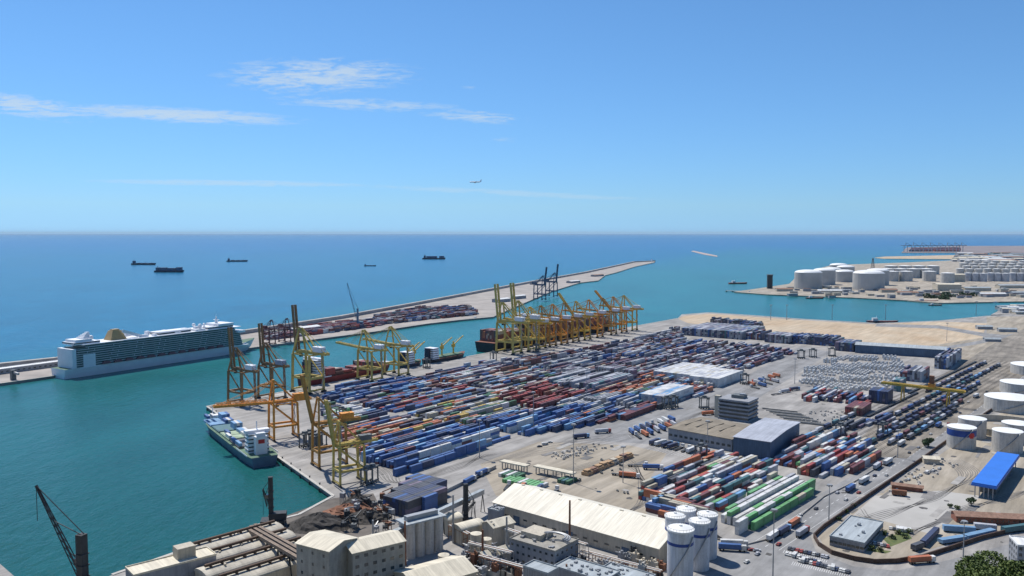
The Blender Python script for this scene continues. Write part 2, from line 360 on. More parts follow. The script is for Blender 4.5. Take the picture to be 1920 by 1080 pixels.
ORD = ['zeroth','first','second','third','fourth','fifth','sixth','seventh','eighth','ninth','tenth','eleventh','twelfth','thirteenth',
 'fourteenth','fifteenth','sixteenth','seventeenth','eighteenth','nineteenth','twentieth','twenty-first','twenty-second','twenty-third','twenty-fourth',
 'twenty-fifth','twenty-sixth','twenty-seventh','twenty-eighth','twenty-ninth','thirtieth']
for i_ in range(31, 100): ORD.append(('thirty','forty','fifty','sixty','seventy','eighty','ninety')[i_//10-3] + ('-'+ORD[i_ % 10] if i_ % 10 else ''))
ORD = [o if not o.endswith('ty') else o[:-1]+'ieth' for o in ORD]
def poly(pts, z=3.0): return [P(a, b, z) for a, b in pts]

# ------------------------------------------------------------------ setting: sea, land, roads
S = 150000
struct(MB()._add([(-S,-2000,0),(S,-2000,0),(S,S,0),(-S,S,0)], [(0,1,2,3)]).build('sea', waterm))
main_px = [(388,762),(880,668),(1270,597),(1278,590),(1330,586),(1420,592),(1500,598),(1640,606),(1760,601),(1850,592),(1960,588),(2500,582)]
shore = [(-150,955),(0,1057),(40,1092),(130,1108),(210,1078),(390,1015),(480,985),(560,965),(625,930)]
main = poly(main_px) + [Vector((1500,300,3)), Vector((1500,-300,3)), Vector((-900,-300,3)), Vector((-900,380,3))] + poly(shore)
struct(MB().prism(main, -5, 3).build('terminal_ground', concrete))
def sheet(name, pts, dz, m, world=False):
    p = pts if world else poly(pts)
    return struct(MB().prism(p, 3.0+dz-.003, 3.0+dz).build(name, m))
sheet('sand_flat', [(1272,598),(1282,592),(1330,588),(1500,600),(1640,608),(1760,603),(1850,606),(1840,640),(1700,652),(1600,640),(1440,622),(1290,606)], .012, sand)
sheet('bare_ground', [(1850,594),(2400,586),(2400,640),(1900,640),(1830,690),(1700,655),(1850,632)], .016, dirt)
sheet('service_road', [(1640,612),(1760,616),(1850,632),(1960,640),(1960,634),(1850,625),(1760,610),(1645,607)], .022, asphalt)
sheet('service_road', [(1690,668),(1830,646),(1990,612),(1990,606),(1830,640),(1700,662)], .024, asphalt)
sheet('sandy_patch', [(1820,672),(1880,655),(1895,668),(1850,690)], .028, sand)
sheet('bulk_yard_ground', [(480,988),(625,934),(700,925),(720,965),(690,1010),(560,1030)], .012, mat('grimy_ground', (.13,.115,.10), .95, var=.4, scale=.05, detail=8))
sheet('lorry_park', [(930,930),(900,870),(1010,828),(1180,835),(1250,850),(1200,925),(1215,970),(1260,985),(1110,950)], .012, dirt)
sheet('asphalt_yard', [(1060,800),(1240,765),(1400,705),(1500,650),(1560,660),(1400,760),(1250,835),(1100,825)], .012, asphalt)
road_l = [(1190,1190),(1290,1090),(1345,1040),(1400,1000),(1545,922),(1680,845),(1760,790),(1870,712),(1960,648),(2100,560)]
road_r = [(2130,570),(2020,655),(1930,728),(1730,868),(1620,938),(1520,1005),(1530,1035),(1600,1062),(1680,1070),(1780,1050),(1930,1010),(2150,960),(2300,1200)]
sheet('road', road_l + road_r, .02, asphalt)
sheet('tank_yard_ground', [(1535,1005),(1620,945),(1740,868),(1920,745),(2300,640),(2300,930),(1930,985),(1760,1025),(1680,1050),(1600,1046),(1545,1025)], .026, dirt)
sheet('pale_pavement', [(1640,930),(1760,920),(1840,930),(1800,965),(1740,1000),(1650,975),(1600,965)], .034, mat('pale_pavement_paint', (.40,.385,.355), .9, var=.12, scale=.03, detail=8))
sheet('rail_yard_bed', [(1580,850),(1700,860),(1940,690),(2100,570),(2040,560),(1870,640),(1700,745)], .030, ballast)
struct(MB().prism([Vector(P(1655,1010)), P(1700,995), P(1710,1010), P(1670,1025)], 3.03, 3.05).build('lawn', grassm))
struct(MB().prism([P(1610,1030), P(1660,1038), P(1672,1034), P(1625,1026)], 3.03, 3.05).build('lawn', grassm))
# hill under the viewpoint
hb = MB()
nx, ny = 40, 24
for j in range(ny+1):
    for i in range(nx+1):
        x = -700 + 1400*i/nx; y = 335 - 420*j/ny; k = j/ny
        z = 2 + 161*min(1, max(0, (335-y)/315))**1.1*(1 if j > 0 else 0) - abs(x)*.05*k + random.uniform(-1, 1)*(k > 0)*2
        if y < 20: z = 163 - abs(x)*.05
        hb.v.append((x, y, min(z, 163)))
for j in range(ny):
    for i in range(nx):
        a = j*(nx+1)+i; hb.f.append((a, a+nx+1, a+nx+2, a+1)); hb.m.append(0)
struct(hb.build('hill', hillm, smooth=True))
# breakwater with cruise quay and outer terminal
inner = [(-400,775),(0,719),(112,703),(470,652),(560,640),(700,622),(800,607),(860,600),(925,594),(960,578),(1035,546),(1087,530),(1122,526),(1135,516),(1155,511),(1190,500),(1227,492)]
outer = [(1229,489),(1190,491),(1100,511),(1000,529),(900,548),(780,571),(640,597),(480,622),(110,678),(0,690),(-400,735)]
struct(MB().prism(poly(inner, 3)+poly(outer, 3), -5, 3.0).build('breakwater', mat('mole_concrete', (.33,.30,.27), .9, var=.25, scale=.02, detail=9)))
# sea wall on the outer edge: every block run is one long wall thing
wpts = [P(a, b+1, 3) for a, b in outer]
wb = MB(); 
for i in range(len(wpts)-1):
    a, b = wpts[i], wpts[i+1]; d = (b-a).normalized(); n = Vector((-d.y, d.x, 0)); 
    q = [a, b, b+n*-9, a+n*-9]
    wb.prism(q, 3.0, 9.5)
tag(wb.build('sea_wall', wallc), 'long concrete sea wall running the whole seaward edge of the breakwater', 'wall')
ab = MB(); random.seed(3)
for i in range(len(wpts)-1):
    a, b = wpts[i], wpts[i+1]; L = (b-a).length; d = (b-a)/L; n = Vector((d.y, -d.x, 0))
    # seaward side
    side = Vector((-d.y, d.x, 0)); side = side if side.dot(Vector((-.5, .8, 0))) > 0 else -side
    for k in range(int(L/7)):
        if (a+d*k*7).y > 3500 and k % 3: continue
        p = a + d*(k*7) + side*random.uniform(2, 12)
        ab.box(p.x, p.y, -1, random.uniform(4, 8), random.uniform(4, 8), random.uniform(2, 5), random.uniform(0, 3))
stuff(ab.build('armour_rocks', rockm), 'pale armour rocks heaped along the seaward foot of the breakwater', 'rocks')
# far peninsula with the tank farm, outer spit, far port land, islet
def land(name, pts, m, z=3.0):
    return struct(MB().prism(poly(pts, z), -4, z).build(name, m))
land('headland', [(1376,547),(1440,552),(1600,558),(1700,563),(1760,568),(1860,566),(2100,562),(2600,562),(2600,470),(1925,478),(1800,478),(1790,488),(1700,492),(1560,497),(1500,512),(1480,532),(1440,538)],
     mat('headland_ground', (.27,.235,.185), .95, col2=(.43,.38,.31), scale=.02, detail=10, streak=.3))
land('outer_spit', [(1640,483),(1660,481),(1800,478),(1820,482),(1800,486),(1660,485)], sand)
land('far_port_land', [(1690,474),(1800,474),(2100,476),(2600,478),(2600,460),(1800,461),(1700,464)], mat('far_ground', (.22,.19,.19), .95, var=.3, scale=.004))
land('islet', [(1296,471),(1300,470),(1345,479.3),(1345,481),(1320,477)], mat('islet_stone', (.42,.33,.3), .95))
land('side_quay', [(1858,590),(1872,583),(1990,578),(1990,590)], concrete)

# quay edges: pale cope, a real thing each
def quay_edge(pts, label, wd=2.2):
    b = MB()
    for i in range(len(pts)-1):
        a, c = P(*pts[i]), P(*pts[i+1]); d = (c-a).normalized(); b.beam(a + Vector((0,0,.1)), c + Vector((0,0,.1)), wd, .5)
        L = (c-a).length
        n = Vector((-d.y, d.x, 0))
    return tag(b.build('quay_cope', concrete_lt), label, 'kerb')
quay_edge([(388,762),(625,930)], 'pale concrete cope along the short quay beside the blue feeder ship')
quay_edge([(388,762),(880,668),(1270,597)], 'pale concrete cope along the long container crane quay')
quay_edge([(0,719),(112,703),(470,652),(560,640),(700,622),(800,607),(860,600),(925,594)], 'pale concrete cope along the cruise ship quay')
quay_edge([(625,930),(560,965),(480,985),(390,1015),(210,1078)], 'pale concrete cope along the bulk quay')
quay_edge([(1278,590),(1330,586),(1420,592),(1500,598),(1640,606)], 'white cope around the sandy reclaimed flat', 4)

# ------------------------------------------------------------------ containers
LEN40, LEN20, WID, HGT = 12.19, 6.06, 2.44, 2.59
CONT = []          # every container in view: dict(pos, rz, len, colour, words)
def pick(pal):
    t = random.random()*sum(w_ for _, w_ in pal)
    for c, w_ in pal:
        t -= w_
        if t <= 0: return c
    return pal[-1][0]
def block(descr, pts, pal, tiers=(1,3), vp=3.0, up=12.9, fill=.95, rz=None, world=False, persist=.6, aisle=None, exclude=None, zoff=3.0, palfn=None, two=0.15, tierp=.6):
    rz = UA if rz is None else rz; ux = Vector((math.cos(rz), math.sin(rz), 0)); vx = Vector((-ux.y, ux.x, 0))
    pg = pts if world else poly(pts)
    ss = [p.dot(ux) for p in pg]; ts = [p.dot(vx) for p in pg]
    s0, s1, t0, t1 = min(ss), max(ss), min(ts), max(ts); grid = {}
    nj = int((t1-t0)/vp); ni = int((s1-s0)/up)
    for j in range(nj+1):
        col = None; h = random.randint(*tiers)
        for i in range(ni+1):
            s = s0+up/2+i*up; t = t0+vp/2+j*vp
            if aisle:
                bu, gu, bv, gv = aisle
                if (s-s0) % (bu+gu) > bu or (t-t0) % (bv+gv) > bv: continue
            c = ux*s + vx*t
            if not (inside(c + ux*up*.35, pg) and inside(c - ux*up*.35, pg)): continue
            if exclude and any(inside(c, e) for e in exclude): continue
            if random.random() > fill: continue
            pl, tr = pal, tiers
            if palfn:
                r_ = palfn(c)
                if r_ is None: continue
                pl, tr = r_
            if random.random() > tierp or not (tr[0] <= h <= tr[1]): h = random.randint(*tr)
            if col is None or random.random() > persist: col = pick(pl)
            names = [c2 for c2, _ in pl]
            if col not in names: col = pick(pl)
            cells = []
            for k in range(h):
                ck = col if random.random() < .72 else pick(pl)
                cells.append(ck)
            grid[(i, j)] = (c, cells)
    js = sorted({k[1] for k in grid}); jn = {j: n+1 for n, j in enumerate(js)}
    isx = sorted({k[0] for k in grid}); inn = {i: n+1 for n, i in enumerate(isx)}
    for (i, j), (c, cells) in grid.items():
        hs = len(cells)
        nb = min(len(grid.get((i, j-1), (0, []))[1]), len(grid.get((i-1, j), (0, []))[1]))
        for k, ck in enumerate(cells):
            pair = random.random() < two
            vis = (k == hs-1) or nb <= k
            jit = random.uniform(-.15, .15)
            for q in ((-.25, .25) if pair else (0,)):
                p = c + ux*(q*LEN40*1.02 + jit); 
                CONT.append(dict(p=(p.x, p.y, zoff+k*HGT), rz=rz, L=LEN20 if pair else LEN40, c=ck, vis=vis, d=descr, row=jn[j], bay=inn[i], tier=k+1, top=(k == hs-1), half=0 if not pair else (1 if q < 0 else 2)))
def rect(C, EU, EV, rz=None):
    a = UA if rz is None else rz; ux = Vector((math.cos(a), math.sin(a), 0)); vx = Vector((-ux.y, ux.x, 0)); c = P(*C)
    lu = (P(*EU)-c).dot(ux); lv = (P(*EV)-c).dot(vx)
    return [c-ux*.2-vx*.2, c+ux*(lu+.2)-vx*.2, c+ux*(lu+.2)+vx*(lv+.2), c-ux*.2+vx*(lv+.2)]
BL = [('blue',5),('navy',3),('sky',2),('maroon',1),('white',.7)]
MX = [('navy',2.4),('blue',1.3),('maroon',3),('grey',2.4),('silver',1.5),('white',3),('brown',1.5),('green',1),('sky',1),('mauve',2),('orange',.7),('dark',2),('beige',.8)]
PU = [('mauve',3),('grey',3),('navy',1.8),('silver',3.5),('dark',1.2),('maroon',2),('brown',1.2),('white',2),('blue',1)]
GY = [('green',3),('beige',2),('navy',2),('yellow',1),('white',1.5),('lime',.6),('orange',.8),('dark',2),('grey',2)]
RD = [('maroon',5),('red',2),('brown',1.5),('beige',1)]
WH = [('white',8),('silver',1.5),('beige',1)]
OR = [('orange',4),('brown',2),('beige',2),('navy',1.5),('maroon',1)]
DK = [('navy',3),('silver',1),('dark',2),('mauve',1),('grey',1),('blue',1),('teal',.8)]
RW = [('red',2),('maroon',2),('white',2.5),('silver',2),('sky',1.2),('orange',1),('blue',1.5),('teal',.8),('beige',1),('lime',.4),('dark',1)]
zones = [([(676,866),(750,896),(910,842),(910,818),(840,798),(700,830)], BL, (2,3)),
    ([(640,840),(690,860),(860,808),(830,790),(640,815)], OR+[('green',1),('yellow',2)], (1,2)),
    ([(560,800),(640,815),(680,790),(650,760),(560,760)], [('lime',1),('white',3),('green',2),('navy',2),('silver',2)], (1,2)),
    ([(600,765),(770,735),(760,705),(600,730)], BL+[('mauve',3)], (1,3)),
    ([(680,790),(900,750),(880,728),(720,748)], [('red',2),('maroon',2),('blue',3),('navy',3),('sky',2),('beige',1)], (1,2)),
    ([(930,752),(1015,772),(1095,745),(1010,722)], RD, (2,3)),
    ([(870,830),(930,830),(1110,800),(1090,770),(900,790)], BL, (1,3)),
    ([(1060,790),(1205,760),(1180,738),(1050,762)], [('grey',4),('silver',3),('teal',1),('blue',1)], (2,3)),
    ([(1055,733),(1195,720),(1190,700),(1060,702)], [('mauve',2),('grey',3),('silver',3),('dark',2)], (4,4)),
    ([(1120,755),(1240,722),(1215,704),(1110,738)], OR, (1,2)),
    ([(780,800),(900,800),(1000,760),(900,735),(780,765)], GY, (1,2))]
zw = [(poly(a), b, c) for a, b, c in zones]
def yard_pal(c):
    for pg, pl, tr in zw:
        if inside(c, pg): return pl, tr
    if c.y > 1080: return PU, (1,3)
    return MX, (1,2)
white_blocks = [rect((1306,716),(1366,697),(1236,703)), rect((1347,727),(1398,711),(1302,717)), rect((1244,762),(1314,742),(1208,752)), rect((1172,789),(1240,768),(1160,784)), rect((1117,738),(1194,716),(1040,722)),
                poly([(1278,640),(1430,652),(1436,618),(1290,608)])]
ex = white_blocks
block('main yard', [(604,745),(640,726),(760,716),(840,695),(960,678),(1080,660),(1200,638),(1272,615),(1290,640),(1430,652),(1500,662),(1400,692),(1330,736),(1235,768),(1165,789),(1100,800),(935,828),(905,842),(750,896),(680,866),(620,815),(600,775)],
      MX, (1,2), vp=3.9, up=12.9, fill=.93, aisle=(142, 14, 58, 9), exclude=ex, palfn=yard_pal)
block('farther white block in yard', white_blocks[0], WH, (3,3), world=True, vp=2.6, up=12.3, tierp=1, fill=.99, two=0, persist=.93)
block('nearer white block in yard', white_blocks[1], WH, (4,4), world=True, vp=2.6, up=12.3, tierp=1, fill=1, two=0, persist=.93)
block('white and blue yard block', white_blocks[2], [('white',6),('silver',2),('sky',1.5)], (4,4), world=True, vp=2.6, up=12.3, tierp=1, fill=1, two=0, persist=.93)
block('low maroon yard row', white_blocks[3], [('navy',3),('maroon',3),('sky',1)], (2,2), vp=2.7, fill=1, world=True)
block('dull grey tall yard block', white_blocks[4], [('mauve',2),('grey',3),('silver',4),('dark',1.5),('teal',.5)], (3,4), vp=2.7, up=12.4, fill=1, world=True, persist=.8, tierp=.9, two=0)
DT = DK+[('mauve',2),('silver',1.5),('grey',2)]
block('widest tall stack by sand', rect((1390,637),(1430,624),(1277,628)), DT, (5,5), vp=2.7, up=12.4, fill=1, world=True, tierp=.97, two=0)
block('mixed stack by sand', rect((1428,638),(1444,632),(1396,635)), DT+[('maroon',3)], (4,5), vp=2.7, up=12.4, fill=1, world=True, tierp=.9)
block('the dark wall by the sand', [(1330,606),(1430,618),(1430,612),(1338,602)], DK, (3,4), vp=2.7, fill=1)
block('small mixed stack by sand', rect((1480,645),(1496,638),(1436,641)), DT, (5,5), vp=2.7, up=12.4, fill=1, world=True, tierp=.9)
block('long navy stack by sand', rect((1567,650),(1582,643),(1484,644)), DK+[('navy',6),('blue',2)], (4,5), vp=2.7, up=12.4, fill=1, world=True, tierp=.85)
block('end navy stack by sand', rect((1600,660),(1616,652),(1564,657)), DK+[('navy',5)], (5,5), vp=2.7, up=12.4, fill=1, world=True, tierp=.95)
block('dark block by quay cranes', [(718,958),(765,972),(835,952),(838,925),(770,912)], [('navy',4),('dark',5),('mauve',1),('blue',1)], (4,4), vp=2.75, up=12.6, fill=1, persist=.8, tierp=.9, two=0)
block('mixed block behind silos', [(1195,925),(1325,852),(1440,872),(1458,888),(1345,968),(1215,955)], RW, (1,3), vp=3.1, rz=RA, persist=.5)
block('crosswise stacks behind warehouse', [(1208,955),(1212,938),(1300,955),(1330,975),(1262,985)], [('blue',3),('maroon',3),('beige',2),('orange',1)], (2,3), vp=3.0, rz=RA+math.pi/2, persist=.3)
block('green-white stacks by road', [(1338,985),(1392,1006),(1535,925),(1490,900),(1445,905)], [('white',5.5),('lime',4),('silver',1),('beige',.6),('orange',.3)], (2,3), vp=3.9, rz=RA, persist=.86, two=0, fill=1, tierp=.95)
block('mixed block beside blue depot', [(1440,875),(1500,826),(1590,812),(1655,855),(1600,890),(1540,898)], RW+[('maroon',3)], (1,3), vp=3.2, rz=RA, persist=.4)
block('row under yellow canopy', [(935,878),(1080,902),(1070,918),(925,892)], [('green',2),('navy',2),('white',1),('maroon',1),('teal',1)], (1,1), vp=3.3, rz=UA)
block('row against long warehouse', [(945,905),(1010,920),(1030,908),(960,896)], [('lime',3),('white',2),('green',2)], (1,1), vp=3.2, rz=UA)
block('stack behind the tank containers', rect((1777,693),(1822,675),(1752,689)), DT, (5,6), vp=2.7, up=12.4, fill=1, world=True, tierp=.9)
block('stack by the railway', rect((1728,717),(1752,706),(1692,711)), DT+[('maroon',2)], (4,5), vp=2.7, up=12.4, fill=1, world=True, tierp=.9)
block('navy stack by the gantry', rect((1664,758),(1682,749),(1630,752)), DK+[('navy',3)], (5,5), vp=2.7, up=12.4, fill=1, world=True, tierp=.95)
block('teal grey stack by gantry', rect((1690,735),(1704,728),(1670,732)), [('grey',3),('teal',3),('silver',1)], (5,5), vp=2.7, up=12.4, fill=1, world=True)
block('maroon stack by the gantry', rect((1616,781),(1644,767),(1588,776)), RD, (3,3), vp=2.7, up=12.4, fill=1, world=True, tierp=.8)
block('rows by tank containers', [(1500,752),(1628,764),(1640,745),(1530,728)], RW+[('navy',4)], (1,2), vp=3.0, fill=.8)
block('the dark rows by the depot', [(1560,815),(1680,790),(1672,778),(1600,795)], DK, (1,2), vp=3.0, fill=.9, rz=RA)
# outer terminal on the breakwater
block('outer', [(492,640),(700,614),(760,600),(640,606),(492,628)], RD+[('navy',3),('mauve',3),('white',1)], (1,3), vp=3.4, fill=.85, rz=R(58), zoff=3)
block('outer', [(700,611),(800,600),(900,590),(880,576),(790,578),(700,596)], DK+RD+[('white',1)], (1,3), vp=3.4, fill=.8, rz=R(58), zoff=3)
block('far', [(1705,471.6),(1800,471.6),(1800,466),(1710,466.5)], [('mauve',3),('red',2),('navy',3),('orange',1)], (4,6), vp=14, up=40, fill=.8, rz=0, two=0)
for c_ in CONT:
    if c_['d'] == 'far': c_['L'] = 38

# ------------------------------------------------------------------ ships
Q1 = P(388,762); Q2 = P(1270,597); QD = (Q2-Q1).normalized(); QN = Vector((-QD.y, QD.x, 0)); QA = math.atan2(QD.y, QD.x)
B1 = P(625,930); BD = (B1-Q1).normalized(); BN = Vector((BD.y, -BD.x, 0)); BA = math.atan2(BD.y, BD.x)
if BN.x > 0: BN = -BN
def quay_at(px):
    """point of the long quay edge seen at image column px"""
    lo, hi = 0.0, (Q2-Q1).length*1.1
    for _ in range(40):
        md = (lo+hi)/2
        if pix(Q1+QD*md)[0] < px: lo = md
        else: hi = md
    return Q1 + QD*lo
def deck_stack(root_loc, rz, x0, x1, W, z, pal, tiers, descr, gap=1.2):
    ux = Vector((math.cos(rz), math.sin(rz), 0)); vx = Vector((-ux.y, ux.x, 0)); n = int((x1-x0)/(LEN40+gap)); m_ = int(W/2.5)
    for i in range(n):
        h0 = random.randint(*tiers)
        for j in range(m_):
            h = max(1, h0 + random.choice((-1,0,0,0))); ck = pick(pal)
            for k in range(h):
                if random.random() < .4: ck = pick(pal)
                p = Vector(root_loc) + ux*(x0+(i+.5)*(LEN40+gap)) + vx*((j-(m_-1)/2)*2.5)
                CONT.append(dict(p=(p.x, p.y, z+k*HGT), rz=rz, L=LEN40, c=ck, vis=(k == h-1 or j == 0), d=descr, row=j+1, bay=i+1, tier=k+1, top=k == h-1, half=0))
def superstructure(b, x, y, w, d, z, floors, fh=3.0, m=0, mg=1):
    for k in range(floors):
        s_ = 1 - .015*k
        b.box(x, y, z+k*fh, d*s_, w*s_, fh*.42, m=m); b.box(x, y, z+k*fh+fh*.42, d*s_*.97, w*s_*.97, fh*.34, m=mg); b.box(x, y, z+k*fh+fh*.76, d*s_*1.02, w*s_*1.02, fh*.24, m=m)
# --- cruise ship
st = P(124, 712, 0); bo = P(492, 656, 0); dd = (bo-st); CL = dd.length; ca = math.atan2(dd.y, dd.x); cn = Vector((-math.sin(ca), math.cos(ca), 0))
cr = thing('cruise_ship', 'white cruise liner with gold funnel and green glass balconies moored at the breakwater quay', 'cruise ship', (st+bo)/2 + cn*17, ca)
print('cruise length', CL)
W_ = 35
MB().hull(CL, W_, 12, m=0, md=1, sheer=6, rake=.06, stern=.9, full=.8).build('hull', [shipw, deckg], cr)
b = MB(); b.box(-4, 0, 11, CL*.86, W_-.4, 1.2); b.box(-CL*.40, 0, 12, 16, W_-1, 16)
b.build('promenade_deck', shipw, cr)
b = MB(); g = MB(); fl = 10; fh = 2.75
for k in range(fl):
    x1 = CL*.385 - k*.9 - (6 if k > 6 else 0); x0 = -CL*.47 + k*.9 + (10 if k == 9 else 0); ww = W_ - .2 if k < 7 else W_-1.5
    b.box((x0+x1)/2, 0, 12.2+k*fh, x1-x0, ww, .42)
    g.box((x0+x1)/2, 0, 12.62+k*fh, x1-x0-3, ww-2.0, fh-.42)
    if k < 9:
        nd = int((x1-x0)/34)
        for i in range(nd): b.box(x0+14+i*34+(k%2)*9, 0, 12.62+k*fh, .3, ww-.6, fh-.42)
b.box(-CL*.462, 0, 12, 5, W_-2, 24)
b.build('balcony_decks', shipw, cr); g.build('balcony_glazing', tealglass, cr)
topz = 12.2+fl*fh; fx0 = -CL*.245
b = MB(); b.box(-8, 0, topz, CL*.80, W_-2.5, .8); b.box(-CL*.40, 0, topz+.8, 34, 26, 3); b.box(-CL*.41, 0, topz+3.8, 22, 22, 3)
b.box(CL*.02, 0, topz+.8, 50, 20, 3.5); b.box(CL*.02, 0, topz+4.3, 56, 16, .6); b.box(CL*.26, 0, topz+.8, 44, 27, 3.6); b.box(CL*.29, 0, topz+4.4, 26, 30, 3); b.box(CL*.15, 0, topz+.8, 16, 26, 2.4)
rs = random.Random(6)
for i in range(26):
    x = rs.uniform(-.44, .36)*CL
    if abs(x-fx0) < 20: continue
    b.box(x, rs.uniform(-11, 11), topz+.8, rs.uniform(3, 10), rs.uniform(3, 8), rs.uniform(1.5, 5.5))
for i in range(5): b.box(-CL*.40+3+i*1.2, 0, topz+6.8+i*1.5, 10-i*1.6, 15-i*2.5, 1.5)
b.build('top_deck_houses', shipw, cr)
for a_ in ((CL*.02, 0, topz+1.5, 50.6, 20.6, 1.5), (CL*.26, 0, topz+2, 44.6, 27.6, 1.3), (-CL*.40, 0, topz+2, 34.5, 26.5, 1.2)): MB().box(*a_).build('lounge_window', glass, cr)
b = MB(); b.box(CL*.365, 0, 12.2+7*fh, 14, W_+5, 3.2); b.build('bridge', shipw, cr)
fb = MB()
fx_ = -CL*.245; tz = topz+.8
fb._add([(fx_-13,-8,tz),(fx_+10,-8,tz),(fx_+10,8,tz),(fx_-13,8,tz),(fx_-8,-5,tz+12),(fx_+4,-5,tz+12),(fx_+4,5,tz+12),(fx_-8,5,tz+12)], [(3,2,1,0),(4,5,6,7),(0,1,5,4),(1,2,6,5),(2,3,7,6),(3,0,4,7)])
fb.box(fx_-2, 0, tz+12, 9, 7, 1.6)
fb.build('funnel', funnelm, cr)
b = MB(); b.beam((-CL*.255+11,0,topz+1), (-CL*.255+30,0,topz+1.4), 14, 1.5); b.beam((-CL*.255+6,-9,topz+12), (-CL*.255+34,-9,topz+2), 1.2, 4); b.beam((-CL*.255+6,9,topz+12), (-CL*.255+34,9,topz+2), 1.2, 4)
b.build('funnel_wings', shipw, cr)
b = MB(); b.cyl(CL*.27, 0, topz+7, topz+17, 2.4, 12, r2=1); b.box(CL*.27, 0, topz+12, 3, 11, .8); b.cyl(CL*.27, 0, topz+17, topz+20, .3, 6); b.build('radar_mast', shipw, cr)
for x, y, r_ in ((-CL*.37, 6, 3), (-CL*.37, -6, 3), (CL*.16, 7, 2.6), (CL*.16, -7, 2.6), (CL*.20, 0, 2)):
    m_ = MB(); m_.cyl(x, y, topz+.8, topz+6, .9, 8); m_.dome(x, y, topz+7.5, r_, r_); m_.dome(x, y, topz+7.5, r_, -r_); m_.build('radome', shipw, cr)
boatm = mat('lifeboat_plum', (.22,.10,.11), .6)
for i in range(12):
    for sy in (-1,):
        m_ = MB(); x = -CL*.33+i*CL*.052; m_.box(x, sy*(W_/2+.8), 13.2, 11, 3, 2.1); m_.box(x, sy*(W_/2+.8), 15.3, 8, 2.2, 1.2); m_.build('lifeboat', [boatm], cr)
def containership(name, label, cat, c, rz, L, B, H, hm, dm, super_x, pal, tiers, descr, floors=7, funnel=None, sw=shipw, decks=None, sw_=.92, hatches=None):
    t = thing(name, label, cat, (c.x, c.y, 0), rz)
    MB().hull(L, B, H, m=0, md=1, sheer=H*.25, rake=.05).build('hull', [hm, dm], t)
    b = MB(); superstructure(b, super_x*L, 0, B*sw_, 12 if sw_ > .9 else 10, H, floors); b.box(super_x*L, 0, H+floors*3, 6, B*(sw_+.1), 2.4); b.cyl(super_x*L, 0, H+floors*3+2.4, H+floors*3+9, .5, 6); b.build('superstructure', [sw, glass], t)
    fx = super_x*L - (9 if super_x > -.4 else 8)
    fx = super_x*L - 6.6 - 3
    b = MB(); b.box(fx, 0, H, 5.5, B*.36, floors*2.4+2); b.box(fx, 0, H+floors*2.4+2, 4, B*.28, 2.5); b.build('funnel', funnel or hm, t)
    MB().box(fx-2.8, 0, H+floors*1.7, .12, B*.2, 3.2).build('funnel_mark', redm, t)
    b = MB()
    for i, (x0, x1) in enumerate(decks or ()):
        hc = MB(); hc.box((x0+x1)/2*L, 0, H, (x1-x0)*L, B*.84, 1.3)
        nn = max(1, int((x1-x0)*L/13))
        for k in range(nn): hc.box((x0+(x1-x0)*(k+.5)/nn)*L, 0, H+1.3, (x1-x0)*L/nn-1.2, B*.8, .35)
        hc.build('hatch_cover', (hatches[i % len(hatches)] if hatches else dm), t)
    for y in (-1, 1): MB().box(super_x*L, y*(B*.5-.4), H, 30, .2, 1.1).build('bulwark', sw, t)
    for x0, x1 in decks or ():
        if pal: deck_stack(c, rz, x0*L, x1*L, B*.84, H+1.7, pal, tiers, descr)
    f = MB(); f.box(.44*L, 0, H+H*.12, 7, B*.35, 2.5); f.cyl(.45*L, 0, H+2, H+12, .4, 6); f.build('foremast', sw, t)
    return t
# big container ship on the far berth
a_, b_ = quay_at(935), quay_at(1172); mid = (a_+b_)/2 + QN*27
big = containership('container_ship', 'largest container ship, dark hull stacked with brown boxes under the far orange cranes', 'container ship', mid, QA, (b_-a_).length, 46, 15, hulld, deckr, -.22,
    [('brown',5),('maroon',3),('orange',2.5),('beige',1.5),('dark',1.5)], (4,6), 'largest ship deck', floors=11, decks=[(-.47,-.27),(-.17,.40)])
a_, b_ = quay_at(590), quay_at(752); mid = (a_+b_)/2 + QN*19
red = containership('container_ship', 'red hulled container ship with white bridge beside the olive yellow cranes', 'container ship', mid, QA, (b_-a_).length, 30, 10, hullr, deckr, -.40,
    RD+[('dark',2)], (1,3), 'red ship deck', floors=7, funnel=hulln, decks=[(-.33,-.02),(.02,.38)])
# feeder at the short quay
fa, fb_ = P(404,800,0), P(536,868,0); fm = (fa+fb_)/2; fd = (fa-fb_); frz = math.atan2(Q1.y-B1.y, Q1.x-B1.x)
fm = Q1 + BD*158 + BN*14
feeder = containership('feeder_ship', 'small blue feeder ship with green hatches and pale blue boxes forward at the short quay', 'cargo ship', fm, frz, 168, 25, 8, hullb, deckg, -.38,
    [('sky',5),('white',1.5),('blue',2)], (1,2), 'feeder ship deck', floors=5, sw_=.66, funnel=shipw, hatches=[MATS['paint_dark'], mat('hatch_pale_green', (.30,.38,.27), .8, var=.3), MATS['paint_teal'], MATS['paint_sky']], decks=[(-.30,-.14),(-.12,.05),(.07,.22),(.24,.40)])
CONT = [c for c in CONT if not (c['d'] == 'feeder ship deck' and c['bay'] <= 2 and c['row'] > 3 and random.random() < .8)]
